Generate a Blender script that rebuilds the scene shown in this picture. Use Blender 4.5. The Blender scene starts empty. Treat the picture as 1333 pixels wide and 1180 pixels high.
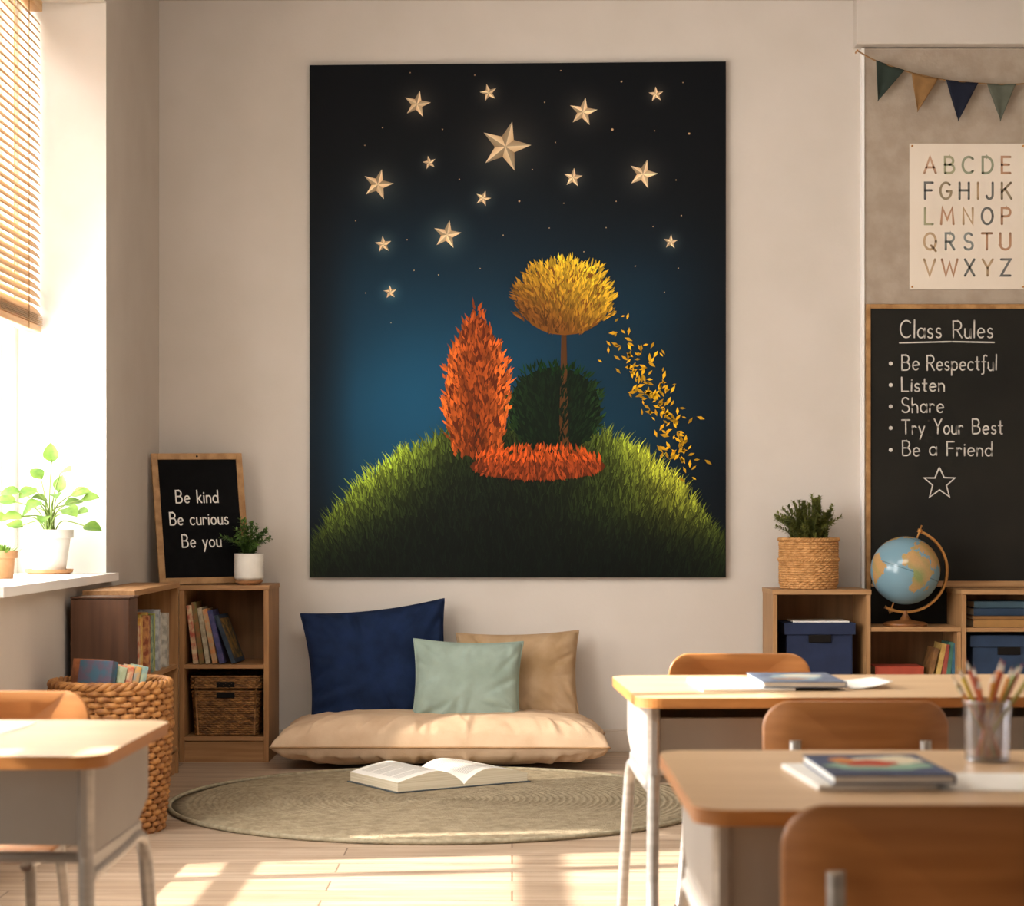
import bpy, math, random
from mathutils import Vector, Matrix, Euler
from math import sin, cos, pi, radians as R
rnd = random.Random(7)
scn = bpy.context.scene
col = scn.collection
F, CX, HY, H = 2487.0, 666.5, 680.0, 1.1
def P(px, py, d):
    return Vector(((px-CX)*d/F, d, H-(py-HY)*d/F))
def lin(c):
    if isinstance(c, str):
        c = [int(c[i:i+2], 16)/255 for i in (0, 2, 4)]
    return tuple((v/12.92 if v <= .04045 else ((v+.055)/1.055)**2.4) for v in c[:3])
# ------------------------------------------------------------------ materials
def nmat(name):
    m = bpy.data.materials.new(name); m.use_nodes = True
    nt = m.node_tree; b = nt.nodes['Principled BSDF']
    return m, nt, b
def L(nt, a, b): nt.links.new(a, b)
def mat(name, c1, c2=None, rough=.6, metal=0, scale=(8, 8, 8), bump=0, bscale=None, detail=4, sss=0, spec=.4, trans=0, contrast=(.35, .65)):
    m, nt, b = nmat(name)
    b.inputs['Roughness'].default_value = rough
    b.inputs['Metallic'].default_value = metal
    b.inputs['Specular IOR Level'].default_value = spec
    c1 = lin(c1); c2 = lin(c2) if c2 else tuple(x*.85 for x in c1)
    tc = nt.nodes.new('ShaderNodeTexCoord'); mp = nt.nodes.new('ShaderNodeMapping')
    mp.inputs['Scale'].default_value = scale
    n = nt.nodes.new('ShaderNodeTexNoise'); n.inputs['Scale'].default_value = 1; n.inputs['Detail'].default_value = detail
    r = nt.nodes.new('ShaderNodeValToRGB')
    r.color_ramp.elements[0].position = contrast[0]; r.color_ramp.elements[1].position = contrast[1]
    r.color_ramp.elements[0].color = (*c1, 1); r.color_ramp.elements[1].color = (*c2, 1)
    L(nt, tc.outputs['Object'], mp.inputs[0]); L(nt, mp.outputs[0], n.inputs['Vector'])
    L(nt, n.outputs[0], r.inputs[0]); L(nt, r.outputs[0], b.inputs['Base Color'])
    if bump:
        bn = nt.nodes.new('ShaderNodeBump'); bn.inputs['Strength'].default_value = bump; bn.inputs['Distance'].default_value = .004
        if bscale:
            n2 = nt.nodes.new('ShaderNodeTexNoise'); n2.inputs['Scale'].default_value = bscale; n2.inputs['Detail'].default_value = 3
            L(nt, tc.outputs['Object'], n2.inputs['Vector']); L(nt, n2.outputs[0], bn.inputs['Height'])
        else:
            L(nt, n.outputs[0], bn.inputs['Height'])
        L(nt, bn.outputs[0], b.inputs['Normal'])
    if trans:
        tr = nt.nodes.new('ShaderNodeBsdfTranslucent'); mx = nt.nodes.new('ShaderNodeMixShader'); mx.inputs[0].default_value = trans
        L(nt, r.outputs[0], tr.inputs[0]); L(nt, b.outputs[0], mx.inputs[1]); L(nt, tr.outputs[0], mx.inputs[2])
        L(nt, mx.outputs[0], nt.nodes['Material Output'].inputs[0])
    return m
def vcmat(name, rough=.6, emit=0):
    m, nt, b = nmat(name)
    a = nt.nodes.new('ShaderNodeVertexColor'); a.layer_name = 'Col'
    L(nt, a.outputs[0], b.inputs['Base Color']); b.inputs['Roughness'].default_value = rough
    b.inputs['Specular IOR Level'].default_value = .12
    return m
def glassy(name, tint, fac, rough=.05):
    m, nt, b = nmat(name); nt.nodes.remove(b)
    t = nt.nodes.new('ShaderNodeBsdfTransparent'); g = nt.nodes.new('ShaderNodeBsdfGlossy'); mx = nt.nodes.new('ShaderNodeMixShader')
    t.inputs[0].default_value = (*tint, 1); g.inputs['Roughness'].default_value = rough; mx.inputs[0].default_value = fac
    L(nt, t.outputs[0], mx.inputs[1]); L(nt, g.outputs[0], mx.inputs[2]); L(nt, mx.outputs[0], nt.nodes['Material Output'].inputs[0])
    return m
def floor_mat():
    m, nt, b = nmat('floor_boards')
    tc = nt.nodes.new('ShaderNodeTexCoord')
    br = nt.nodes.new('ShaderNodeTexBrick'); br.offset = .37
    br.inputs['Scale'].default_value = 1; br.inputs['Brick Width'].default_value = 1.5; br.inputs['Row Height'].default_value = .15
    br.inputs['Mortar Size'].default_value = .0025; br.inputs['Mortar Smooth'].default_value = .2; br.inputs['Bias'].default_value = 0
    br.inputs['Color1'].default_value = (*lin('c2ae98'), 1); br.inputs['Color2'].default_value = (*lin('ab947c'), 1); br.inputs['Mortar'].default_value = (*lin('6a5442'), 1)
    L(nt, tc.outputs['Object'], br.inputs['Vector'])
    mp = nt.nodes.new('ShaderNodeMapping'); mp.inputs['Scale'].default_value = (1.6, 22, 1)
    n = nt.nodes.new('ShaderNodeTexNoise'); n.inputs['Scale'].default_value = 1.3; n.inputs['Detail'].default_value = 6; n.inputs['Distortion'].default_value = .6
    L(nt, tc.outputs['Object'], mp.inputs[0]); L(nt, mp.outputs[0], n.inputs['Vector'])
    r = nt.nodes.new('ShaderNodeValToRGB'); r.color_ramp.elements[0].position = .3; r.color_ramp.elements[1].position = .7
    r.color_ramp.elements[0].color = (.62, .56, .51, 1); r.color_ramp.elements[1].color = (1.0, 1.0, 1.0, 1)
    L(nt, n.outputs[0], r.inputs[0])
    mx = nt.nodes.new('ShaderNodeMix'); mx.data_type = 'RGBA'; mx.blend_type = 'MULTIPLY'; mx.inputs[0].default_value = 1
    L(nt, br.outputs[0], mx.inputs[6]); L(nt, r.outputs[0], mx.inputs[7]); L(nt, mx.outputs[2], b.inputs['Base Color'])
    b.inputs['Roughness'].default_value = .42; b.inputs['Specular IOR Level'].default_value = .35
    bn = nt.nodes.new('ShaderNodeBump'); bn.inputs['Strength'].default_value = .15; bn.inputs['Distance'].default_value = .003
    L(nt, n.outputs[0], bn.inputs['Height']); L(nt, bn.outputs[0], b.inputs['Normal'])
    return m
M = {
 'wall': mat('wall_paint', 'cdc4ba', 'c8bfb4', rough=.9, scale=(3, 3, 3), bump=.12, bscale=60, spec=.1),
 'wallL': mat('wall_paint_side', 'c9c0b5', 'c4baaf', rough=.9, scale=(3, 3, 3), bump=.1, bscale=60, spec=.1),
 'wallF': mat('brown_wall', '5a4a3c', '524336', rough=.95, scale=(3, 3, 3)),
 'wall2': mat('textured_plaster', 'aa9c8c', '9f9080', rough=.95, scale=(14, 14, 14), bump=.5, bscale=45, spec=.1),
 'white': mat('white_paint', 'f2efea', 'edeae4', rough=.6, scale=(4, 4, 4), spec=.3),
 'trim': mat('skirting_paint', 'c6b8a8', 'c0b2a2', rough=.6, scale=(4, 4, 4)),
 'ceil': mat('ceiling_paint', 'a89a89', 'a39584', rough=.95, scale=(3, 3, 3)),
 'floor': floor_mat(),
 'shelfwood': mat('oak_shelf', 'a97d50', '8a6039', rough=.55, scale=(60, 60, 3), bump=.1, contrast=(.3, .7)),
 'shelfwoodh': mat('oak_shelf_board', 'ad8256', '8e653e', rough=.55, scale=(3, 60, 60), bump=.1, contrast=(.3, .7)),
 'shelfin': mat('oak_back_panel', '8a6340', '70502f', rough=.7, scale=(30, 30, 2), contrast=(.3, .7)),
 'pine': mat('pale_oak', 'b28a5f', '94693f', rough=.5, scale=(60, 60, 3), bump=.1, contrast=(.3, .7)),
 'pineh': mat('pale_oak_board', 'b68f63', '9a7047', rough=.5, scale=(3, 60, 60), bump=.1, contrast=(.3, .7)),
 'dark': mat('walnut', '5f3f2a', '4a2f1e', rough=.5, scale=(40, 40, 2), bump=.1, contrast=(.3, .7)),
 'frame': mat('frame_wood', 'b08654', '8f6638', rough=.5, scale=(20, 20, 20)),
 'black': mat('felt_black', '0e0e0f', '121213', rough=.95, scale=(40, 40, 40), spec=.1),
 'board': mat('chalkboard', '26241f', '1d1c19', rough=.85, scale=(2, 2, 2), detail=8, spec=.2),
 'chalk': mat('chalk', 'd8d2c8', 'bdb7ad', rough=1, scale=(80, 80, 80), contrast=(.3, .7)),
 'letter': mat('letter_white', 'f0ece4', 'e6e2da', rough=.6),
 'desk': mat('desk_laminate', 'd6b690', 'c7a47c', rough=.38, scale=(2.2, 34, 10), contrast=(.3, .7), detail=5),
 'deskedge': mat('desk_edge', 'b87c42', 'a06733', rough=.45, scale=(6, 6, 40)),
 'ply': mat('chair_plywood', 'ae7643', '905c2d', rough=.38, scale=(3, 20, 40), contrast=(.25, .75), detail=5),
 'metal': mat('grey_enamel', '9c958d', '958d85', rough=.45, metal=.15, scale=(5, 5, 5)),
 'steel': mat('brushed_steel', 'b9b4ae', 'a8a39d', rough=.35, metal=.6, scale=(5, 5, 60)),
 'navy': mat('navy_linen', '1b2a4a', '142038', rough=.95, scale=(9, 9, 9), bump=.25, bscale=260, spec=.15),
 'sage': mat('sage_linen', '97a69a', '8a998c', rough=.95, scale=(9, 9, 9), bump=.25, bscale=260, spec=.15),
 'tan': mat('tan_linen', 'b09474', 'a18461', rough=.95, scale=(9, 9, 9), bump=.25, bscale=260, spec=.15),
 'cream': mat('cream_cotton', 'ceb396', 'c3a689', rough=.95, scale=(9, 9, 9), bump=.25, bscale=200, spec=.15),
 'seam': mat('seam_cord', 'a88560', '967450', rough=.9),
 'wicker': mat('wicker', 'bd864a', '80502a', rough=.6, scale=(35, 35, 35), bump=.3, contrast=(.3, .7)),
 'wickerd': mat('dark_wicker', 'a4743f', '5c3a1e', rough=.65, scale=(30, 30, 50), bump=.3, contrast=(.3, .7)),
 'seagrass': mat('seagrass', 'd2a068', 'a8763f', rough=.7, scale=(40, 40, 40), bump=.3, contrast=(.3, .7)),
 'hole': mat('slot_shade_cap_black', '120c07', '0d0805', rough=1),  # near black, painted in as shade inside slots and holes; also foot caps
 'rug': mat('jute_rug', 'a09279', '82755f', rough=1, scale=(26, 26, 26), bump=.9, bscale=150, spec=.05, contrast=(.3, .7), detail=6),
 'rugedge': mat('jute_rug_border', 'a39880', '8a8069', rough=1, scale=(50, 50, 50), bump=.6, spec=.05),
 'pages': mat('book_pages', 'e6dcc6', 'cdbf9f', rough=.9, scale=(2, 2, 400)),
 'pagew': mat('white_paper', 'f2efe8', 'ebe7de', rough=.9),
 'print': mat('printed_lines', 'aaa69c', '98948b', rough=.9),
 'potw': mat('white_ceramic', 'e9e4da', 'd9d3c8', rough=.45, scale=(12, 12, 12)),
 'terra': mat('pale_terracotta', 'c99b70', 'b58559', rough=.7, scale=(12, 12, 12)),
 'soil': mat('soil', '3a2a1c', '241a11', rough=1, scale=(60, 60, 60), bump=.6),
 'leaf': mat('leaf_green', '7f9f40', '547a2a', rough=.45, scale=(20, 20, 20), trans=.18),
 'stem': mat('stem_green', '8aa04c', '6d853a', rough=.5),
 'fern': mat('fern_green', '7c7f3c', '4f5628', rough=.6, scale=(25, 25, 25), trans=.2),
 'sprig': mat('sprig_green', '62823c', '3a5626', rough=.5, scale=(25, 25, 25), trans=.2),
 'boxnavy': mat('storage_box_navy', '1c2a4a', '172340', rough=.7, scale=(10, 10, 10)),
 'boxteal': mat('storage_box_slate', '2b3f5c', '24374f', rough=.7, scale=(10, 10, 10)),
 'blind': mat('bamboo_slat', 'ecd0a8', 'd6b487', rough=.5, scale=(40, 3, 40), trans=.25),
 'cord': mat('blind_cord', 'b58f60', '94703f', rough=.8),
 'brass': mat('brass', 'c08a4c', '9d6c36', rough=.35, metal=.5, scale=(10, 10, 10)),
 'gwood': mat('globe_stand_wood', '8a5a30', '6d4423', rough=.4, scale=(10, 40, 10)),
 'glass': glassy('window_glass', (1, 1, 1), .05),
 'cup': glassy('clear_plastic', (.86, .86, .88), .22, .15),
 'cuprim': glassy('clear_plastic_rim', (.75, .75, .78), .5, .2),
 'vc': vcmat('painted_surface', .55),
 'vcg': vcmat('globe_paper', .18),
 'vcp': vcmat('printed_ink', .8),
 'poster': mat('poster_paper', 'e2d6c6', 'dccfbe', rough=.9, scale=(3, 3, 3)),
 'string': mat('jute_string', '9a7348', '7b5932', rough=.9),
 'canvasedge': mat('canvas_edge', '14161b', '101216', rough=.8),
 'outside': mat('exterior_render', 'c9c2b6', 'beb6a9', rough=.9),
}
_cm = {}
def cmat(c1, c2=None, sc=18, rough=.55):
    k = (c1, c2, sc)
    if k not in _cm:
        _cm[k] = mat('cover_'+c1, c1, c2, rough=rough, scale=(sc, sc, sc), contrast=(.42, .58) if c2 else (.35, .65))
    return _cm[k]
# ------------------------------------------------------------------ mesh builder
class MB:
    def __init__(s): s.v, s.f, s.m, s.c = [], [], [], []
    def add(s, vs, fs, mi=0, c=None, T=None):
        o = len(s.v)
        for v in vs:
            v = Vector(v); s.v.append(T @ v if T else v); s.c.append(c or (1, 1, 1))
        for f in fs: s.f.append([i+o for i in f]); s.m.append(mi)
        return s
    def box(s, x0, x1, y0, y1, z0, z1, mi=0, T=None):
        vs = [(x, y, z) for x in (x0, x1) for y in (y0, y1) for z in (z0, z1)]
        fs = [(0, 1, 3, 2), (4, 6, 7, 5), (0, 4, 5, 1), (2, 3, 7, 6), (0, 2, 6, 4), (1, 5, 7, 3)]
        return s.add(vs, fs, mi, None, T)
    def tube(s, pts, r, n=8, mi=0, closed=False, T=None, caps=True, c=None):
        pts = [Vector(p) for p in pts]; N = len(pts)
        rr = r if isinstance(r, (list, tuple)) else [r]*N
        vs = []; up = None
        for i, p in enumerate(pts):
            a = pts[(i-1) % N] if (i or closed) else p; b = pts[(i+1) % N] if (i < N-1 or closed) else p
            t = (b-a).normalized() if (b-a).length > 1e-9 else Vector((0, 0, 1))
            if up is None:
                up = Vector((0, 0, 1)) if abs(t.z) < .9 else Vector((1, 0, 0))
            x = t.cross(up)
            if x.length < 1e-6: x = t.orthogonal()
            x.normalize(); y = x.cross(t).normalized(); up = y
            for k in range(n):
                a_ = 2*pi*k/n; vs.append(p+x*(cos(a_)*rr[i])+y*(sin(a_)*rr[i]))
        fs = []
        for i in range(N if closed else N-1):
            j = (i+1) % N
            for k in range(n):
                l = (k+1) % n; fs.append((i*n+k, i*n+l, j*n+l, j*n+k))
        if not closed and caps:
            fs.append(tuple(range(n))); fs.append(tuple((N-1)*n+k for k in range(n))[::-1])
        return s.add(vs, fs, mi, c, T)
    def lathe(s, prof, n=32, mi=0, T=None, sx=1, sy=1, cap0=True, cap1=True):
        vs = [(r*cos(2*pi*k/n)*sx, r*sin(2*pi*k/n)*sy, z) for r, z in prof for k in range(n)]
        fs = [(i*n+k, i*n+(k+1) % n, (i+1)*n+(k+1) % n, (i+1)*n+k) for i in range(len(prof)-1) for k in range(n)]
        if cap0: fs.append(tuple(range(n))[::-1])
        if cap1: fs.append(tuple((len(prof)-1)*n+k for k in range(n)))
        return s.add(vs, fs, mi, None, T)
    def prism(s, poly, z0, z1, mi=0, ms=None, T=None):   # poly in xy
        n = len(poly)
        vs = [(x, y, z0) for x, y in poly]+[(x, y, z1) for x, y in poly]
        s.add(vs, [tuple(range(n))[::-1], tuple(range(n, 2*n))], mi, None, T)
        return s.add(vs, [(i, (i+1) % n, n+(i+1) % n, n+i) for i in range(n)], mi if ms is None else ms, None, T)
    def grid(s, fn, nu, nv, mi=0, T=None, cf=None):
        o = len(s.v)
        for j in range(nv+1):
            for i in range(nu+1):
                v = Vector(fn(i/nu, j/nv)); s.v.append(T @ v if T else v); s.c.append(cf(i/nu, j/nv) if cf else (1, 1, 1))
        for j in range(nv):
            for i in range(nu):
                a = o+j*(nu+1)+i; s.f.append([a, a+1, a+nu+2, a+nu+1]); s.m.append(mi)
        return s
    def build(s, name, mats, parent=None, smooth=False, bevel=0, colors=False, loc=None, angle=None, merge=False):
        me = bpy.data.meshes.new(name); me.from_pydata([tuple(v) for v in s.v], [], s.f)
        if not isinstance(mats, (list, tuple)): mats = [mats]
        for m in mats: me.materials.append(M[m] if isinstance(m, str) else m)
        me.polygons.foreach_set('material_index', s.m)
        if smooth: me.polygons.foreach_set('use_smooth', [True]*len(s.f))
        if colors:
            a = me.color_attributes.new('Col', 'FLOAT_COLOR', 'POINT')
            flat = []
            for c in s.c: flat += [c[0], c[1], c[2], 1]
            a.data.foreach_set('color', flat)
        me.update()
        if angle: me.set_sharp_from_angle(angle=R(angle))
        o = bpy.data.objects.new(name, me); col.objects.link(o)
        if parent: o.parent = parent
        if loc: o.location = loc
        if bevel:
            b = o.modifiers.new('bevel', 'BEVEL'); b.width = bevel; b.segments = 3; b.limit_method = 'ANGLE'; b.angle_limit = R(50)
        return o
def tag(o, label, cat=None, group=None, kind=None):
    if label: o['label'] = label
    if cat: o['category'] = cat
    if group: o['group'] = group
    if kind: o['kind'] = kind
    return o
def thing(name, label, cat, loc=(0, 0, 0), rot=(0, 0, 0), group=None, kind=None):
    o = bpy.data.objects.new(name, None); col.objects.link(o); o.empty_display_size = .05
    o.location = loc; o.rotation_euler = rot
    return tag(o, label, cat, group, kind)
def copy_tree(o, parent=None):
    c = o.copy(); col.objects.link(c); c.parent = parent
    for ch in [x for x in bpy.data.objects if x.parent == o]: copy_tree(ch, c)
    return c
def struct(name, label, mb, m, parent=None, **k):
    o = mb.build(name, m, parent, **k)
    return tag(o, label, None, None, 'structure')
def rrect(x0, x1, y0, y1, r, n=8):
    out = []
    for cx, cy, a in ((x1-r, y1-r, 0), (x0+r, y1-r, 90), (x0+r, y0+r, 180), (x1-r, y0+r, 270)):
        for k in range(n+1):
            t = R(a+90*k/n); out.append((cx+r*cos(t), cy+r*sin(t)))
    return out
def catmull(pts, n=6):
    pts = [Vector(p) for p in pts]; out = []
    for i in range(len(pts)-1):
        p0 = pts[max(i-1, 0)]; p1 = pts[i]; p2 = pts[i+1]; p3 = pts[min(i+2, len(pts)-1)]
        for k in range(n):
            t = k/n
            out.append(.5*((2*p1)+(p2-p0)*t+(2*p0-5*p1+4*p2-p3)*t*t+(3*p1-p0-3*p2+p3)*t**3))
    return out+[pts[-1]]
# ------------------------------------------------------------------ stroke lettering
def A(cx, cy, rx, ry, a0, a1, n=16):
    return [(cx+rx*cos(R(a0+(a1-a0)*i/n)), cy+ry*sin(R(a0+(a1-a0)*i/n))) for i in range(n+1)]
Pl = [(0, 0), (0, 1), (.3, 1)]+A(.3, .74, .27, .26, 90, -90)+[(0, .48)]
O_ = A(.24, .28, .24, .28, 0, 360)
G = {
 'A': (.78, [[(0, 0), (.39, 1), (.78, 0)], [(.14, .35), (.64, .35)]]),
 'B': (.6, [[(0, 0), (0, 1), (.28, 1)]+A(.28, .76, .25, .24, 90, -90)+[(0, .52)], [(.28, .52)]+A(.3, .26, .29, .26, 90, -90)+[(0, 0)]]),
 'C': (.74, [A(.42, .5, .42, .5, 48, 312, 24)]),
 'D': (.7, [[(0, 0), (0, 1), (.25, 1)]+A(.25, .5, .45, .5, 90, -90)+[(0, 0)]]),
 'E': (.52, [[(.52, 1), (0, 1), (0, 0), (.52, 0)], [(0, .52), (.44, .52)]]),
 'F': (.52, [[(.52, 1), (0, 1), (0, 0)], [(0, .52), (.44, .52)]]),
 'G': (.86, [A(.44, .5, .44, .5, 48, 345, 26)+[(.86, .46), (.5, .46)]]),
 'H': (.6, [[(0, 0), (0, 1)], [(.6, 0), (.6, 1)], [(0, .52), (.6, .52)]]),
 'I': (.02, [[(0, 0), (0, 1)]]),
 'J': (.42, [[(.42, 1), (.42, .26)]+A(.21, .24, .21, .24, 0, -165)]),
 'K': (.6, [[(0, 0), (0, 1)], [(.58, 1), (0, .42)], [(.2, .62), (.62, 0)]]),
 'L': (.48, [[(0, 1), (0, 0), (.48, 0)]]),
 'M': (.8, [[(0, 0), (.08, 1), (.4, .3), (.72, 1), (.8, 0)]]),
 'N': (.64, [[(0, 0), (0, 1), (.64, 0), (.64, 1)]]),
 'O': (.84, [A(.42, .5, .42, .5, 0, 360, 28)]),
 'P': (.57, [Pl]),
 'Q': (.84, [A(.42, .5, .42, .5, 0, 360, 28), [(.5, .25), (.84, -.1)]]),
 'R': (.6, [Pl, [(.26, .48), (.6, 0)]]),
 'S': (.56, [A(.29, .745, .25, .255, 35, 270)+A(.28, .245, .28, .245, 90, -150)]),
 'T': (.66, [[(0, 1), (.66, 1)], [(.33, 1), (.33, 0)]]),
 'U': (.62, [[(0, 1), (0, .31)]+A(.31, .31, .31, .31, 180, 360)+[(.62, 1)]]),
 'V': (.7, [[(0, 1), (.35, 0), (.7, 1)]]),
 'W': (.98, [[(0, 1), (.25, 0), (.49, .8), (.73, 0), (.98, 1)]]),
 'X': (.64, [[(0, 1), (.64, 0)], [(.64, 1), (0, 0)]]),
 'Y': (.66, [[(0, 1), (.33, .48), (.66, 1)], [(.33, .48), (.33, 0)]]),
 'Z': (.6, [[(0, 1), (.6, 1), (0, 0), (.6, 0)]]),
 'a': (.48, [O_, [(.48, .56), (.48, 0)]]),
 'c': (.44, [A(.25, .28, .25, .28, 48, 312)]),
 'd': (.48, [O_, [(.48, 1), (.48, 0)]]),
 'e': (.48, [[(.01, .28), (.48, .32)]+A(.25, .28, .24, .28, 10, 312)]),
 'f': (.34, [A(.3, .84, .15, .17, 40, 180)+[(.15, -.12)]+A(.03, -.14, .12, .14, 0, -110, 8), [(0, .56), (.32, .56)]]),
 'h': (.4, [[(0, 1), (0, 0)], [(0, .3)]+A(.2, .33, .2, .23, 170, 0)+[(.4, 0)]]),
 'i': (.04, [[(.02, .56), (.02, 0)], [(.02, .76), (.025, .8)]]),
 'k': (.4, [[(0, 1), (0, 0)], [(.37, .58), (0, .24)], [(.12, .35), (.42, 0)]]),
 'l': (.04, [[(.02, 1.04), (.02, 0)]]),
 'n': (.4, [[(0, .56), (0, 0)], [(0, .3)]+A(.2, .33, .2, .23, 170, 0)+[(.4, 0)]]),
 'o': (.5, [A(.25, .28, .25, .28, 0, 360)]),
 'p': (.48, [[(0, .56), (0, -.36)], O_]),
 'r': (.32, [[(0, .56), (0, 0)], [(0, .3)]+A(.18, .33, .18, .23, 170, 40)]),
 's': (.36, [A(.19, .42, .155, .14, 40, 270)+A(.18, .14, .175, .14, 90, -155)]),
 't': (.32, [[(.15, .88), (.15, .12)]+A(.26, .12, .11, .12, 180, 290, 6), [(0, .56), (.32, .56)]]),
 'u': (.42, [[(0, .56), (0, .2)]+A(.2, .2, .2, .2, 180, 350)+[(.41, .56)], [(.42, .56), (.42, 0)]]),
 'y': (.44, [[(0, .56), (.22, .03)], [(.46, .56), (.1, -.36)]]),
 ' ': (.3, []),
}
def ribbon(mb, pts, o, ux, uz, nrm, w, mi=0, c=None, lift=.0008):
    """flat monoline stroke through 2-D points (already in metres)"""
    q = [Vector((p[0], p[1])) for p in pts]
    W = lambda p: o+ux*p.x+uz*p.y+nrm*lift
    L_, R_ = [], []
    for i, p in enumerate(q):
        a = q[i-1] if i else p; b = q[i+1] if i < len(q)-1 else p
        d0 = (p-a).normalized() if i else (b-p).normalized(); d1 = (b-p).normalized() if i < len(q)-1 else d0
        t = d0+d1
        t = t.normalized() if t.length > .3 else d0
        n = Vector((-t.y, t.x)); k = 1/max(.45, n.dot(Vector((-d0.y, d0.x))))
        L_.append(W(p+n*w*k)); R_.append(W(p-n*w*k))
    N = len(q)
    mb.add(L_+R_, [(N+i, N+i+1, i+1, i) for i in range(N-1)], mi, c)
    for p in (q[0], q[-1]):
        mb.add([W(p+Vector((cos(k*pi/4), sin(k*pi/4)))*w) for k in range(8)], [tuple(range(8))], mi, c)
def text(mb, s, o, ux, uz, nrm, cap, w, width=None, gap=.2, mi=0, c=None, align='l', wob=0, lift=.0008):
    tot = sum(G[ch][0] for ch in s)+gap*(len(s)-1)
    sx = (width/(tot*cap)) if width else 1
    x = 0 if align == 'l' else (-tot/2 if align == 'c' else -tot)
    for ch in s:
        gw, st = G[ch]; dy = rnd.uniform(-wob, wob); sl = rnd.uniform(-wob, wob)
        for p in st:
            ribbon(mb, [((x+a+sl*b)*cap*sx, (b+dy)*cap) for a, b in p], o, ux, uz, nrm, w, mi, c, lift)
        x += gw+gap
# =================================================================== THE ROOM
XW, YB, HC = -1.69, 9.15, 3.6
WT = .43   # window wall thickness
b = MB(); b.box(-2.6, 3.5, -1.2, YB+.1, -.1, 0)
struct('floor', 'pale wooden floorboards', b, 'floor')
b = MB(); b.box(XW-WT, 3.5, YB, YB+.1, 0, HC)
struct('wall_back', 'warm cream painted back wall', b, 'wall')
WINS = [(6.26, 7.96, .855, 3.27), (3.7, 6.1, .45, 2.95), (.9, 3.3, .45, 2.5)]
b = MB(); x0, x1 = XW-WT, XW
ys = [YB, WINS[0][1]]
b.box(x0, x1, WINS[0][1], YB, 0, HC)
for i, (a, c_, s0, s1) in enumerate(WINS):
    nxt = WINS[i+1][1] if i+1 < len(WINS) else -1.2
    b.box(x0, x1, a, c_, 0, s0); b.box(x0, x1, a, c_, s1, HC); b.box(x0, x1, nxt, a, 0, HC)
struct('wall_left', 'cream painted wall holding the window', b, 'wallL')
b = MB(); b.box(3.4, 3.5, -1.2, YB, 0, HC); struct('wall_right', 'cream painted right wall', b, 'wall')
b = MB(); b.box(XW-WT, 3.5, -1.3, -1.2, 0, HC); struct('wall_front', 'brown wall behind the viewer', b, 'wallF')
b = MB(); b.box(XW-WT, 3.5, -1.2, YB+.1, HC, HC+.1); struct('ceiling', 'pale ceiling', b, 'ceil')
# raised plaster section with bulkhead, right
xr = P(1125, 0, YB-.04).x
b = MB(); b.box(xr, 3.4, YB-.04, YB, 0, 3.36)
struct('wall_back_right', 'darker textured plaster section behind the chalkboard', b, 'wall2')
b = MB(); b.box(xr-.013, xr+.0, YB-.048, YB, 0, 3.36)  # strip painted white as the window-lit side of the plaster section
struct('lit_edge_strip', 'thin white strip painted as the lit edge of the plaster section', b, 'white')
b = MB(); b.box(P(1115, 0, YB-.1).x, 3.4, YB-.1, YB, P(0, 57, YB-.1).z, HC)
struct('trim_2', 'cream bulkhead beam over the plaster section', b, 'wall', bevel=.006)
b = MB(); b.box(XW, xr-.013, YB-.016, YB, 0, .098); b.box(XW, xr-.013, YB-.01, YB, .098, .108)
struct('baseboard_back', 'low cream skirting board', b, 'trim', bevel=.003)
b = MB(); b.box(XW, XW+.015, -1.2, YB-.02, 0, .1)
struct('baseboard_left', 'low cream skirting board below the window wall', b, 'trim', bevel=.003)
# windows
for i, (a, c_, s0, s1) in enumerate(WINS):
    w = bpy.data.objects.new('window_%d' % (i+1), None); col.objects.link(w); w.location = (XW-.4, (a+c_)/2, s0)
    tag(w, 'tall white framed window with deep reveal' if i == 0 else 'tall white framed window nearer the front of the room', None, None, 'structure')
    h = (c_-a)/2; hh = s1-s0; t = .06
    b = MB()
    for q in (-h, h-t): b.box(-.03, .03, q, q+t, 0, hh)
    b.box(-.03, .03, -h+t, h-t, hh-t, hh); b.box(-.03, .03, -h+t, h-t, .02, t+.02)
    b.box(-.02, .02, -.04, .04, t+.02, hh-t)
    if i:
        for q in (-.82, .82): b.box(-.02, .02, q-.035, q+.035, t+.02, hh-t)
        for q in (.53, 1.28): b.box(-.02, .02, -h+t, h-t, q-.03, q+.03)
    b.box(-.02, .02, -h+t, -.025, hh*.52, hh*.52+.045); b.box(-.02, .02, .025, h-t, hh*.52, hh*.52+.045)
    b.box(-.045, -.02, h-t-.05, h-t, t, hh-t)
    b.build('window_frame', 'white', w, bevel=.004)
    b = MB(); b.box(-.004, .004, -h+t-.01, h-t+.01, .05, hh-t+.01); b.build('window_pane', 'glass', w)
    # white plastered reveal and sill
    b = MB()
    b.box(.03, .4, h-.001-.006, h-.001, .03, hh-.001); b.box(.03, .4, -h+.001, -h+.007, .03, hh-.001); b.box(.03, .4, -h+.01, h-.01, hh-.008, hh-.001)
    b.build('window_reveal', 'white', w)
    b = MB()
    b.box(.0, .44, -h-(.06), h+.06, -.002, .033) if i else b.box(.0, .44, -h-.06, h+.06, -.002, .033)
    b2 = MB(); b2.prism([(.03, -h+.008), (.4, -h+.008), (.4, -h-.06), (.44, -h-.06), (.44, h+.06), (.4, h+.06), (.4, h-.008), (.03, h-.008)], 0.0, .033)
    b2.build('window_sill', 'white', w, bevel=.004)
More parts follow.
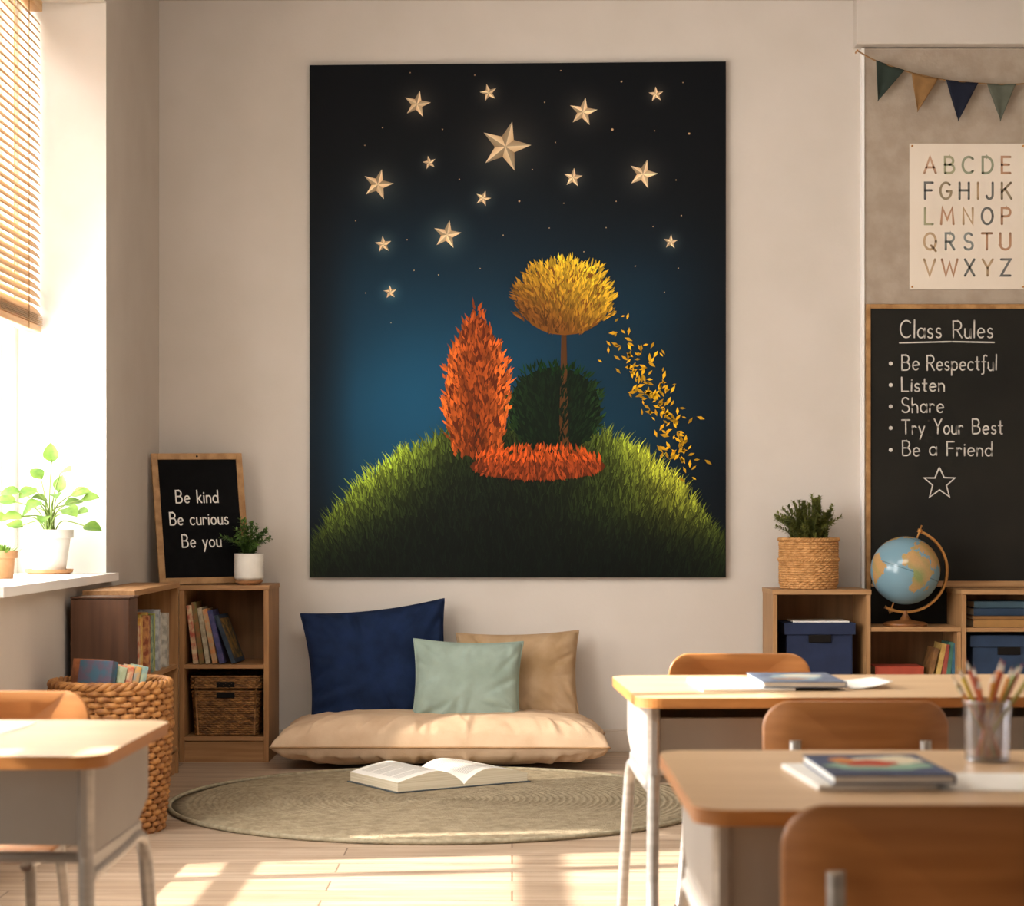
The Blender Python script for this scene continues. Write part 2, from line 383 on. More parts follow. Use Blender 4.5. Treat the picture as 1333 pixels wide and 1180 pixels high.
# unseen block added outside to keep the sun off rug and sill plant
b = MB(); b.box(-4.6, -4.2, 6.06, 7.62, 0, 7.5); 
struct('sun_blocker', 'pale block added outside the window to shade the rug', b, 'outside')
b = MB(); b.box(-14, XW-WT-.01, -4, 30, -.3, -.1); struct('ground', 'pale paving outside', b, 'outside')
# ------------------------------------------------------------------ bamboo blind
def blind():
    xc = XW-.29; y0, y1 = WINS[0][0]+.03, WINS[0][1]-.025
    t = thing('window_blind', 'light bamboo slat blind half lowered in the left window', 'blind', (xc, y0, 1.885))
    ln = y1-y0
    zt = WINS[0][3]-1.885
    b = MB(); b.box(-.03, .03, 0, ln, zt-.05, zt-.002); b.build('headrail', 'blind', t, bevel=.004)
    sl = MB()
    # one curved slat
    pr = [(-.030+.060*k/6, .0045*(1-((k-3)/3)**2)) for k in range(7)]
    vs = [(x, y, z) for y in (0, ln) for x, z in pr]+[(x, y, z-.0025) for y in (0, ln) for x, z in pr]
    fs = [(k, k+1, 8+k, 7+k) for k in range(6)]+[(14+k, 21+k, 22+k, 15+k) for k in range(6)]
    fs += [(0, 7, 21, 14), (6, 20, 27, 13)]+[(k, 14+k, 15+k, k+1) for k in range(6)]+[(7+k, 8+k, 22+k, 21+k) for k in range(6)]
    sl.add(vs, fs)
    first = None; z = .098; n = 0
    while z < zt-.06:
        if first is None:
            o = first = sl.build('slat', 'blind', t)
        else:
            o = first.copy(); col.objects.link(o); o.parent = t
        o.location = (0, rnd.uniform(-.003, .003), z); o.rotation_euler = (0, R(46+rnd.uniform(-2, 2)), 0); z += .0335; n += 1
    for k in range(6):
        o = first.copy(); col.objects.link(o); o.parent = t; o.location = (0, rnd.uniform(-.004, .004), .034+k*.0075); o.rotation_euler = (0, 0, 0)
    b = MB(); b.box(-.027, .027, 0, ln, 0, .028); b.build('bottom_rail', 'blind', t, bevel=.004)
    for yy in (.25, ln*.5, ln-.22):
        for xx in (-.03, .03):
            b = MB(); b.tube([(xx, yy, .0), (xx, yy, zt-.05)], .0022, 6); b.build('ladder_cord', 'cord', t)
blind()
# =================================================================== MURAL
def mural():
    D = YB-.034
    o0 = P(403, 752, D)
    t = thing('wall_painting', 'large dark night sky painting of golden stars over a grassy hill on the back wall', 'painting', o0)
    sc = D/F
    Wp, Hp = 542, 667
    def Q(px, py, e=0):      # picture pixel -> local metres
        u = (px-403)/Wp; v = (752-py)/Hp
        return Vector((u*Wp*sc, -e, v*(Hp+u*5)*sc))
    b = MB(); c0, c1, c2, c3 = Q(403, 752), Q(945, 752), Q(945, 85), Q(403, 85)
    bk = Vector((0, .03, 0))
    b.add([c0, c1, c2, c3]+[c+bk for c in (c0, c1, c2, c3)], [(0, 1, 2, 3), (7, 6, 5, 4), (0, 4, 5, 1), (1, 5, 6, 2), (2, 6, 7, 3), (3, 7, 4, 0)])
    b.build('stretcher_canvas', 'canvasedge', t)
    stars = [(543, 137, 17), (636, 123, 11), (759, 149, 18), (854, 127, 9.5), (658, 193, 32), (559, 213, 8.5), (492, 241, 19.5), (629, 260, 10),
             (746, 234, 12), (837, 230, 18.5), (582, 307, 18), (499, 319, 10.5), (873, 318, 9), (508, 381, 8.5)]
    dots = [(534, 96, 1), (618, 100, 1), (730, 95, 1), (809, 110, 1.6), (889, 112, 1), (498, 167, 1.2), (576, 170, 1), (709, 136, 1.2), (797, 172, 2), (852, 174, 1),
            (897, 178, 1.8), (475, 190, 1), (598, 235, 1), (693, 223, 1), (723, 188, 1), (676, 264, 1.7), (734, 267, 1), (802, 265, 1), (880, 238, 1), (463, 288, 1.1),
            (530, 313, 1), (655, 308, 1.1), (715, 299, 1), (789, 299, 1), (850, 298, 1), (887, 284, 1), (539, 353, 1), (571, 359, 1.1), (625, 351, 1), (827, 349, 1),
            (883, 352, 1), (476, 382, 1), (509, 421, .9), (865, 383, .9), (760, 330, 1)]
    def sm(a, b_, x):
        x = max(0, min(1, (x-a)/(b_-a))); return x*x*(3-2*x)
    def sky(px, py):
        v = sm(150, 540, py)
        g = v*(.25+.75*math.exp(-((px-560)/190)**2))*(1-.75*sm(830, 945, px))*(1-.55*sm(470, 403, px))
        g += .25*sm(230, 420, py)*math.exp(-((px-830)/110)**2)*(1-sm(520, 700, py)*.5)
        n = .06*sin(px*.021+py*.013)*sin(py*.017-px*.008)*v
        g = max(0, min(1.05, g+n)); g *= 1-.5*sm(620, 740, py)
        c0_, c1_ = (3, 5, 9), (21, 76, 106)
        c = [c0_[k]+(c1_[k]-c0_[k])*g for k in range(3)]
        for sx, sy, r in stars:
            d = math.hypot(px-sx, py-sy)/r
            if d < 2.6:
                k = (1-d/2.6)**2*.34; c = [c[0]+200*k, c[1]+175*k, c[2]+140*k]
        return lin([x/255 for x in c])
    b = MB(); nu, nv = 180, 222
    b.grid(lambda u, v: Q(403+u*Wp, 752-v*Hp, .001), nu, nv, cf=lambda u, v: sky(403+u*Wp, 752-v*Hp))
    b.build('painted_sky', 'vc', t, colors=True)
    for k, (sx, sy, r) in enumerate(stars):
        b = MB(); rot = rnd.uniform(-.3, .3); pts = []
        for j in range(10):
            a = pi/2+rot+j*pi/5; rr = r*(1.05 if j % 2 == 0 else .43)
            pts.append((sx+rr*cos(a), sy-rr*sin(a)))
        for j in range(10):
            q = pts[j], pts[(j+1) % 10]
            sh = (1.0 if j % 2 else .72)+rnd.uniform(-.12, .1)
            c = lin([min(1, x*sh/255) for x in (250, 220, 176)]); c2_ = lin([min(1, x*sh/255) for x in (222, 180, 132)])
            i0 = len(b.v)
            b.add([Q(sx, sy, .003), Q(*q[0], .0025), Q(*q[1], .0025)], [(0, 1, 2)], 0, c)
            b.c[i0+1] = c2_ if j % 2 else c; b.c[i0+2] = c if j % 2 else c2_
        b.build('painted_star', 'vc', t, colors=True)
    b = MB()
    for sx, sy, r in dots:
        b.add([Q(sx+r*.8*cos(k*pi/3), sy+r*.8*sin(k*pi/3), .0025) for k in range(6)], [tuple(range(6))[::-1]], 0, lin((.85, .68, .5)))
    o = b.build('star_specks', 'vc', t, colors=True); o['kind'] = 'stuff'
    hill = [(400, 735), (412, 708), (430, 680), (470, 630), (520, 594), (575, 570), (660, 560), (760, 562), (800, 572), (840, 592), (880, 628), (915, 672), (935, 702), (948, 722)]
    def hy(x):
        for (a, ya), (c_, yc) in zip(hill, hill[1:]):
            if a <= x <= c_: return ya+(yc-ya)*(x-a)/(c_-a)
        return 735
    def gcol(x, y):
        d = y-hy(x)
        e = math.exp(-max(0, d)/38.)
        side = math.exp(-((x-500)/75)**2)*.95+math.exp(-((x-850)/70)**2)*1.0
        e = e*(.14+side)+.15*math.exp(-max(0, d)/80.)
        e += .16*math.exp(-((x-820)/90)**2-((y-650)/50)**2)
        e *= 1-.8*sm(660, 748, y)*(.7)
        warm = .3+.7*math.exp(-((x-870)/60)**2)
        c = [8+(150+30*warm)*e, 16+178*e, 10+48*e]
        return c
    b = MB()
    b.grid(lambda u, v: Q(403+u*Wp, (hy(403+u*Wp)+2)+(752-hy(403+u*Wp)-2)*v, .0016), 90, 30, cf=lambda u, v: lin([min(1, max(0, x*.55/255)) for x in gcol(403+u*Wp, hy(403+u*Wp)+(752-hy(403+u*Wp))*v)]))
    N = 6500
    seeds = []
    for k in range(N):
        x = rnd.uniform(406, 942); h0 = hy(x); y = h0+3+(752-h0)*rnd.random()**1.35
        seeds.append((y-h0, x, y))
    seeds.sort()
    for k, (d, x, y) in enumerate(seeds):
        ln = rnd.uniform(9, 21)*(1.1 if d < 25 else 1); lean = rnd.uniform(-.5, .5)+(x-670)/900
        w = rnd.uniform(.7, 1.4)
        tx = x+lean*ln; ty = y-ln; 
        tx = max(404.5, min(943.5, tx)); y2 = min(y, 751)
        c = gcol(x, y); s_ = rnd.uniform(.45, 1.25)
        cc = lin([min(1, max(0, v*s_/255)) for v in c]); e = .0018+.0012*k/N
        mx, my = max(405, min(943, x+lean*ln*.35)), y-ln*.55
        b.add([Q(x-w, y2, e), Q(x+w, y2, e), Q(mx+w*.7, my, e), Q(tx, ty, e), Q(mx-w*.7, my, e)], [(0, 1, 2, 3, 4)], 0, cc)
    b.build('painted_grass', 'vc', t, colors=True)
    # generic planting on the hill: an orange cypress, a golden tree over a green bush, low rust flowers, blown leaves
    def strokes(b, inside, cx, cy, rx, ry, n, colf, ln, e0, direc, wd=1.6):
        k = 0; pts = []
        while k < n:
            u, v = rnd.uniform(-1, 1), rnd.uniform(-1, 1)
            if inside(u, v): pts.append((v, cx+u*rx, cy+v*ry, u)); k += 1
        pts.sort()
        for k, (v, x, y, u) in enumerate(pts):
            a = direc(u, v)+rnd.uniform(-.45, .45); l = ln*rnd.uniform(.6, 1.3)
            dx, dy = cos(a)*l, -sin(a)*l; w = wd*rnd.uniform(.6, 1.2); nx, ny = -dy/l*w, dx/l*w
            e = e0+.0012*k/n
            c = lin([min(1, max(0, q/255)) for q in colf(u, v, rnd.uniform(.6, 1.2))])
            b.add([Q(x, y, e), Q(x+dx*.45+nx, y+dy*.45+ny, e), Q(x+dx, y+dy, e), Q(x+dx*.45-nx, y+dy*.45-ny, e)], [(0, 1, 2, 3)], 0, c)
    b = MB()
    tr = lambda pts, c, e: b.add([Q(*p, e) for p in pts], [tuple(range(len(pts)))], 0, lin([x/255 for x in c]))
    tr([(620+40*sin(q*pi/12)*(1-.25*cos(q*pi/12)) , 505-92*cos(q*pi/12)) for q in range(24)], (92, 36, 12), .0033)
    tr([(722+60*cos(q*pi/12), 535+56*sin(q*pi/12)) for q in range(24)], (10, 22, 10), .0032)
    tr([(735+60*cos(q*pi/12), 392+46*sin(q*pi/12)) for q in range(24)], (122, 74, 22), .0048)
    tr([(700+88*cos(q*pi/12), 608+18*sin(q*pi/12)) for q in range(24)], (88, 36, 12), .0046)
    tr([(617, 600), (625, 600), (624, 540), (618, 540)][::-1][::-1], (60, 34, 18), .0034)
    tr([(727, 600), (741, 600), (737, 430), (731, 430)], (84, 52, 22), .0034)
    def oc(u, v, s):
        rim = min(1, abs(u)**1.5+.25*(1-v)); return (s*(120+110*rim), s*(50+58*rim), s*(14+24*rim))
    strokes(b, lambda u, v: abs(u) < (.32+.68*sin((v+1)*.42*pi)) and abs(u) < (v+1.05)*1.1, 620, 500, 42, 100, 800, oc, 13, .0036, lambda u, v: pi/2+u*-.5, 2.1)
    strokes(b, lambda u, v: u*u+v*v < 1, 722, 535, 62, 58, 650, lambda u, v, s: (s*(14+26*abs(u)**3), s*(30+42*abs(u)**3+14*(v < -.7)), s*(12+16*abs(u)**3)), 13, .0036, lambda u, v: pi/2-u*.8)
    def yc(u, v, s):
        l = max(0, min(1, .5+.4*u-.55*v)); return (s*(120+125*l), s*(72+125*l), s*(24+22*l))
    strokes(b, lambda u, v: u*u+v*v*(1.2 if v > 0 else 1) < 1-.12*sin(9*math.atan2(v, u)), 735, 392, 64, 50, 1300, yc, 11, .005, lambda u, v: pi/2-.9*u)
    strokes(b, lambda u, v: u*u+v*v < 1 and not (abs(u) > .9), 700, 608, 92, 22, 620, lambda u, v, s: (s*(150+50*(v < 0)), s*(62+20*(v < 0)), s*24), 11, .0048, lambda u, v: pi/2+.5*u)
    for k in range(170):      # drifting golden leaves
        q = rnd.random()**.8; x = 800+95*q+rnd.gauss(0, 13); y = 440+165*q**1.3+rnd.gauss(0, 17)
        a = rnd.uniform(0, 6.28); l = rnd.uniform(3, 6.5); w = l*.38; dx, dy = cos(a)*l, sin(a)*l
        s_ = rnd.uniform(.65, 1.1)
        tr([(x-dx, y-dy), (x-dy/l*w, y+dx/l*w), (x+dx, y+dy), (x+dy/l*w, y-dx/l*w)], (235*s_, 178*s_, 30*s_), .0062)
    b.build('painted_trees', 'vc', t, colors=True)
mural()
# =================================================================== CHALKBOARD, POSTER, BUNTING
UX, UZ, NR = Vector((1, 0, 0)), Vector((0, 0, 1)), Vector((0, -1, 0))
def chalkboard():
    yf = YB-.04
    D = yf-.02
    TL = P(1127.5, 396, D); Bm = .5; Rr = 2.75
    t = thing('chalkboard', 'large black chalkboard in a thin oak frame with chalked class rules', 'chalkboard', (TL.x, yf, Bm))
    w, h = Rr-TL.x, TL.z-Bm
    b = MB(); b.box(.01, w-.01, -.012, 0, .01, h-.01); b.build('board_surface', 'board', t)
    f = .022
    b = MB(); b.box(0, f, -.022, 0, 0, h); b.box(w-f, w, -.022, 0, 0, h); b.box(f, w-f, -.022, 0, h-f, h); b.box(f, w-f, -.022, 0, 0, f)
    b.build('board_frame', 'frame', t, bevel=.002)
    r = P(0, 756.5, D-.03).z-Bm
    b = MB(); b.box(f, w-f, -.06, -.012, r-.028, r-.014); b.box(f, w-f, -.066, -.056, r-.028, r); b.build('chalk_ledge', 'pineh', t, bevel=.003)
    org = Vector((0, -.012, 0)); Dt = D+.008
    lp = lambda px, py: Vector((P(px, py, Dt).x-TL.x, -.012, P(px, py, Dt).z-Bm))
    sc = Dt/F
    for s, xa, xb, yb, cap in [('Class', 1172, 1225, 440, 22), ('Rules', 1241, 1292, 440, 21.5), ('Be', 1174, 1196, 482, 19.5), ('Respectful', 1207, 1297, 482, 19), ('Listen', 1174, 1229, 509.5, 18), ('Share', 1174, 1228, 537, 19),
                               ('Try', 1174, 1203, 565, 18), ('Your', 1216, 1253, 565, 19), ('Best', 1266, 1305, 565, 19), ('Be', 1175, 1197, 593.5, 19), ('a', 1210, 1219, 593, 19), ('Friend', 1233, 1291, 593.5, 18)]:
        b = MB()
        text(b, s, lp(xa, yb), UX, UZ, NR, cap*sc, .0033, (xb-xa)*sc, gap=.22, wob=.025)
        b.build('chalk_word', 'chalk', t)
    for x in [(1171, 446.5, 1238, 445), (1240, 445, 1294, 446)]:
        b = MB(); p0, p1 = lp(x[0], x[1]), lp(x[2], x[3]); ribbon(b, [(0, 0), ((p1-p0).x, (p1-p0).z)], p0, UX, UZ, NR, .0034); b.build('chalk_underline', 'chalk', t)
    for y in (473.5, 501.5, 529.5, 557.5, 586):
        c = lp(1159.5, y); b = MB(); b.add([c+Vector((.0095*cos(k*pi/6), -.0008, .0095*sin(k*pi/6))) for k in range(12)], [tuple(range(12))]); b.build('chalk_bullet', 'chalk', t)
    st = [(1222.7, 608.5), (1229, 622), (1243, 622.5), (1232, 632.5), (1236, 647), (1223, 638), (1210, 647.5), (1214, 632), (1203, 622.5), (1217, 622.5), (1222.7, 608.5)]
    p0 = lp(1203, 647)
    b = MB(); ribbon(b, [((lp(*q)-p0).x, (lp(*q)-p0).z) for q in st], p0, UX, UZ, NR, .0032)
    b.build('chalk_star', 'chalk', t)
chalkboard()
def alphabet():
    yf = YB-.04; D = yf-.004
    TL, BR = P(1184, 187, D), P(1335, 377, D)
    t = thing('alphabet_poster', 'cream alphabet poster with muted coloured capital letters above the chalkboard', 'poster', (TL.x, yf, BR.z))
    w, h = BR.x-TL.x, TL.z-BR.z; sc = D/F
    b = MB(); b.box(0, w, -.006, 0, 0, h); b.build('poster_sheet', 'poster', t, bevel=.001)
    lp = lambda px, py: Vector((P(px, py, D).x-TL.x, -.006, P(px, py, D).z-BR.z))
    C = dict(r='b98a68', g='8d8f66', s='6f7d5f', d='3c4a4c', o='a9744a', k='2e3c44', y='b08e62', b='5e6f70', m='7d6a45')
    rows = ['ABCDE', 'FGHIJK', 'LMNOP', 'QRSTU', 'VWXYZ']
    cols = ['rgsso', 'kmdydm', 'goyko', 'ybboo', 'yodyk']
    xs = [[(1203, 1218), (1230, 1242), (1253, 1267), (1279, 1292), (1304, 1315)],
          [(1204, 1214), (1224, 1238), (1249, 1261), (1273, 1274), (1284, 1292), (1304, 1316)],
          [(1204, 1214), (1225, 1241), (1254, 1266), (1278, 1292), (1304, 1315)],
          [(1203, 1218), (1231, 1242), (1255, 1266), (1278, 1291), (1302, 1315)],
          [(1203, 1217), (1226, 1246), (1256, 1268), (1279, 1292), (1303, 1315)]]
    ys = [225.5, 259, 292, 325, 359]
    b = MB()
    for r_, row in enumerate(rows):
        for k, ch in enumerate(row):
            xa, xb = xs[r_][k]
            text(b, ch, lp(xa, ys[r_]), UX, UZ, NR, 21*sc, .0056, (xb-xa)*sc if ch != 'I' else .003, c=tuple(.8*q+.2*p_ for q, p_ in zip(lin(C[cols[r_][k]]), lin('e2d6c6'))))
    b.build('alphabet_lettering', 'vcp', t, colors=True)
    for x, z in ((.012, .012), (w-.012, .012), (.012, h-.012), (w-.012, h-.012)):
        b = MB(); b.lathe([(0.001, .006), (.0045, .005), (.005, 0)], 10, T=Matrix.Translation((x, -.006, z)) @ Matrix.Rotation(R(90), 4, 'X')); b.build('tack', 'brass', t, smooth=True)
alphabet()
def bunting():
    D = YB-.09
    t = thing('bunting', 'string of green, tan and navy pennant flags hung at the top right', 'bunting', P(1116, 66, D))
    o = P(1116, 66, D)
    pts = [(1116, 66), (1140, 79), (1177, 92), (1200, 98), (1232, 104.5), (1273, 108.5), (1303, 110), (1333, 109), (1375, 103), (1420, 92)]
    loc = [P(x, y, D)-o for x, y in pts]
    b = MB(); b.tube(catmull(loc, 6), .0035, 6); b.build('cord', 'string', t, smooth=True)
    nail = MB(); nail.tube([(0, .04, 0), (0, -.006, 0)], .005, 8); nail.build('nail', 'brass', t)
    fl = [((1140, 79), (1177, 92), (1142.5, 132), '2a352d'), ((1186, 95), (1221, 103), (1194, 146), '8a663c'), ((1231, 104.5), (1273, 108.5), (1247, 158), '12182a'), ((1284, 109.5), (1322, 110), (1302, 158), '5c5f52'), ((1335, 109), (1372, 104), (1357, 153), '2a352d')]
    for k, (a, c_, tip, co) in enumerate(fl):
        A_, B_, T_ = P(*a, D)-o, P(*c_, D)-o, P(*tip, D)-o
        def fn(u, v):
            p = (A_+(B_-A_)*u)*(1-v)+T_*v
            return (p.x, p.y-.004+.010*sin(u*5+k)*v*(1-v)*2-.004*cos(u*pi*2), p.z)
        b = MB(); b.grid(fn, 12, 14)
        ob = b.build('pennant', cmat(co, None, 30, .9), t, smooth=True)
        so = ob.modifiers.new('s', 'SOLIDIFY'); so.thickness = .002
bunting()
# =================================================================== BOOKS
def book_parts(t, th, h, d, cover, pages='pages', art=None):
    """closed book: spine faces -y, x = thickness, z up; origin at bottom centre of spine"""
    c = .0022
    b = MB(); b.box(-th/2, -th/2+c, 0, d, 0, h); b.box(th/2-c, th/2, 0, d, 0, h); b.box(-th/2+c, th/2-c, 0, c, 0, h)
    b.build('cover', cover, t, bevel=.0009)
    b = MB(); b.box(-th/2+c, th/2-c, c, d-.004, .003, h-.003); b.build('pages', pages, t)
    if art:
        b = MB(); b.box(th/2, th/2+.0006, .012, d-.012, .02, h-.02); b.build('cover_picture', art, t)
def book(name, label, loc, rot, th, h, d, cover, group, art=None):
    t = thing(name, label, 'book', loc, rot, group)
    book_parts(t, th, h, d, cover, art=art)
    return t
# =================================================================== SHELVES
def cubby(name, label, x, y, w, d, h, shelves, mats=('shelfwood', 'shelfwoodh', 'shelfin'), rotz=0, top=True, plinth=.09, th=.022, back=True, sides=(1, 1)):
    """front faces -y; origin left-front-bottom"""
    t = thing(name, label, 'shelf', (x, y, 0), (0, 0, rotz))
    if sides[0]: b = MB(); b.box(0, th, 0, d, 0, h-(.022 if top else 0)); b.build('side_panel', mats[0], t, bevel=.002)
    if sides[1]: b = MB(); b.box(w-th, w, 0, d, 0, h-(.022 if top else 0)); b.build('side_panel', mats[0], t, bevel=.002)
    if top: b = MB(); b.box(-.003, w+.003, -.004, d, h-.022, h); b.build('top_board', mats[1], t, bevel=.002)
    for s in shelves: b = MB(); b.box(th, w-th, .004, d-.012, s-.018, s); b.build('shelf_board', mats[1], t, bevel=.0015)
    if plinth: b = MB(); b.box(th, w-th, .012, .026, 0, plinth); b.build('plinth', mats[1], t)
    if back: b = MB(); b.box(th, w-th, d-.012, d-.002, .02, h-.024); b.build('back_panel', mats[2], t)
    return t
BF = 8.75
BX = P(233, 0, BF).x; BW = P(350, 0, BF).x-BX
cubby('corner_bookshelf', 'oak cube bookshelf in the corner with leaning books above and a woven basket below', BX, BF, BW, .38, .81, [.446, .115], th=.024, plinth=.095)
# books in it: leaning left
x = BX+.03; sh = .446
B1 = [('c9b48e', 'a8503c', .024, .27, -7, 'cream and red spined book, first from the left in the corner bookshelf'),
      ('6d6437', '8d5a36', .022, .285, -8, 'tall olive and brown book, second from the left in the corner bookshelf'),
      ('b9ab91', '8d8069', .022, .26, -9, 'grey cream book, third from the left in the corner bookshelf'),
      ('b97a48', 'a89878', .024, .255, -11, 'orange patterned book, fourth from the left in the corner bookshelf'),
      ('343a63', '58507a', .024, .25, -13, 'indigo spined book, fifth from the left in the corner bookshelf'),
      ('2e3c4a', '26323f', .02, .235, -21, 'dark slate book leaning at a slant at the right end of the row')]
bx = [.005+q for q in (P(254, 0, 8.8).x, P(262, 0, 8.8).x, P(270, 0, 8.8).x, P(279, 0, 8.8).x, P(288, 0, 8.8).x, P(303, 0, 8.8).x)]
for (c1, c2, th, h, a, lb), xx in zip(B1, bx):
    z0 = sh+.001+th/2*sin(R(-a))
    book('book', lb, (xx, 8.79, z0), (0, R(a), R(-7) if a == -21 else 0), th, h, .17, cmat(c1, c2, 26), 'books leaning in the corner bookshelf', art=cmat('8a6a34', '3b3a30', 30) if a == -21 else None)
# shelf along window wall
AY0, AY1, AXF = 7.39, 8.38, -1.462
cubby('low_bookshelf', 'oak bookshelf along the window wall packed with upright picture books', AXF, AY0, AY1-AY0, .2, .835, [.478, .12], rotz=R(90), th=.02, plinth=.09)
t = thing('side_cabinet', 'dark walnut cabinet end standing below the window sill', 'cabinet', (-1.665, 7.2, 0))
b = MB(); b.box(0, .222, 0, .165, 0, .81); b.build('cabinet_body', 'dark', t, bevel=.004)
b = MB(); b.box(.0, .226, -.003, .167, .811, .818); b.build('cabinet_top', 'dark', t, bevel=.002)
# books on it (spines face +x)
cols = [('c2a25e', '7b8a4a'), ('cfc2a4', 'a8754a'), ('b5543a', 'cbb592'), ('d8cdb6', '9aa07c'), ('c98a3a', 'e0c474'), ('7f8a3f', 'c9a24c'), ('8a4a34', 'c98f5c'), ('c87838', 'd8b85c'), ('4c6b6a', 'a4b08c'),
        ('b7b24a', '6f7d3a'), ('8c8f93', 'b9bcbc'), ('cfc9bc', 'b8b0a0'), ('a9a49a', 'd4cfc4'), ('e0dbcf', 'c8c2b4'), ('b9b2a6', '8f8a80')]
nm = ['mustard and green', 'cream and brown', 'brick red', 'pale sage', 'golden orange', 'olive', 'chestnut', 'amber', 'dull teal', 'lime and moss', 'grey', 'ivory', 'stone grey', 'off white', 'taupe']
ordn = ['nearest', 'second', 'third', 'fourth', 'fifth', 'sixth', 'seventh', 'eighth', 'ninth', 'tenth', 'eleventh', 'twelfth', 'thirteenth', 'fourteenth', 'farthest']
y = 7.425
for k, (c1, c2) in enumerate(cols):
    th = rnd.uniform(.042, .06); h = [.2, .19, .21, .25, .235, .245, .24, .25, .235, .24, .255, .23, .225, .235, .23][k]
    book('picture_book', '%s picture book, %s upright along the upper shelf of the window-side bookshelf' % (nm[k], ordn[k]), (AXF-.012-.03*rnd.random(), y+th/2, .479), (R(0), 0, R(90)), th, h, .13, cmat(c1, c2, 30), 'picture books on the upper window-side shelf')
    y += th+.004
nm2 = ['dark brown', 'white', 'slate blue', 'orange', 'pale grey', 'green', 'cream']
for k, c1 in enumerate(['5a3f30', 'e4ded2', '5c7284', 'b86f3a', 'bcb8ae', '5f7d5a', 'd6cbb2']):
    th = .05; book('picture_book', '%s picture book on the lower shelf behind the tall wicker basket' % nm2[k], (AXF-.02, 7.72+k*.085, .121), (0, 0, R(90)), th, .2+.015*(k % 3), .13, cmat(c1, None, 20), 'picture books on the lower window-side shelf')
# =================================================================== WOVEN BASKETS
def woven(pathf, zs, rf, amp, n, segs, tube_r, m=6):
    b = MB()
    for k, z in enumerate(zs):
        pts = []
        for i in range(segs):
            s = i/segs; p, nn = pathf(s, rf(z)); off = amp*sin(2*pi*n*s+k*pi)
            pts.append(Vector((p[0]+nn[0]*off, p[1]+nn[1]*off, z+rnd.uniform(-.15, .15)*tube_r)))
        b.tube(pts, tube_r, m, closed=True)
    return b
def circ(s, r): a = 2*pi*s; return (r*cos(a), r*sin(a)), (cos(a), sin(a))
def rectpath(w, d, r=.025):
    poly = [Vector(q) for q in rrect(-w/2, w/2, -d/2, d/2, r, 5)]
    ls = [0]
    for i in range(len(poly)): ls.append(ls[-1]+(poly[(i+1) % len(poly)]-poly[i]).length)
    def f(s, sc):
        q = (s % 1)*ls[-1]
        for i in range(len(poly)):
            if ls[i+1] >= q:
                a, c_ = poly[i], poly[(i+1) % len(poly)]; p = a+(c_-a)*((q-ls[i])/(ls[i+1]-ls[i])); e = (c_-a).normalized(); break
        return (p.x*sc, p.y*sc), (e.y, -e.x)
    return f
# tall basket
bc = (-1.435, 6.83)
t = thing('wicker_basket', 'tall round wicker basket filled with books beside the window-side bookshelf', 'basket', (bc[0], bc[1], 0))
HB = .525
rf = lambda z: .178+.028*sin(min(1, z/HB)*pi*.62)
woven(circ, [.012+.0205*k for k in range(17)]+[.012+.0205*k for k in range(19, 25)], rf, .008, 22, 176, .0112).build('woven_body', 'wicker', t, smooth=True)
b = MB()
for k in range(44):
    a = 2*pi*k/44+.03*sin(k*7); b.tube([((rf(z)+.004)*cos(a), (rf(z)+.004)*sin(a), z) for z in [HB*j/8 for j in range(9)]], .005, 5)
b.build('wicker_stakes', 'wicker', t, smooth=True)
b = MB(); b.lathe([(rf(z)-.012, z) for z in [HB*j/10 for j in range(11)]], 40, cap1=False); b.build('lining', 'wickerd', t, smooth=True)
b = MB()
for ph in (0, 1, 2):
    b.tube([((rf(HB)+.009*cos(a*14+ph*2.09))*cos(a), (rf(HB)+.009*cos(a*14+ph*2.09))*sin(a), HB+.009*sin(a*14+ph*2.09)) for a in [2*pi*j/180 for j in range(180)]], .0095, 6, closed=True)
b.build('braided_rim', 'wicker', t, smooth=True)
b = MB()
for ph in (0, 1, 2):
    b.tube([((rf(.37)+.006+.007*cos(a*16+ph*2.09))*cos(a), (rf(.37)+.006+.007*cos(a*16+ph*2.09))*sin(a), .378+.010*sin(a*16+ph*2.09)) for a in [2*pi*j/180 for j in range(180)]], .009, 6, closed=True)
b.build('braided_band', 'wicker', t, smooth=True)
BB = [(-.006, .005, .34, 62, 'a0603a', '7a4a2c', 'rust covered book at the back left in the tall wicker basket', .035),
      (.03, -.055, .33, 62, '3d6072', '5e5262', 'large blue picture book showing its cover in the tall wicker basket', .03)]
for k, (c1, c2, lb) in enumerate([('b9c2a0', 'a8b08c', 'pale green booklet in the tall wicker basket'), ('c4583a', 'dcc9a0', 'red and cream book in the tall wicker basket'),
                                  ('d9a24a', '9aa09a', 'yellow and grey book in the tall wicker basket'), ('7fa0a0', 'b0b890', 'pale teal book at the right in the tall wicker basket')]):
    BB.append((.062+.026*k*.88, -.06+.026*k*.47, .285+.004*k, 28, c1, c2, lb, .022))
for dx, dy, h, rz, c1, c2, lb, th in BB:
    sh_ = h*sin(R(12)); tx, ty = cos(R(rz))*sh_, sin(R(rz))*sh_
    book('book', lb, (bc[0]+dx-tx, bc[1]+dy-ty, (.605 if h > .32 else .585)-h*cos(R(12))), (0, R(12), R(rz)), th, h, .15, cmat(c1, c2, 22), 'books in the tall wicker basket')
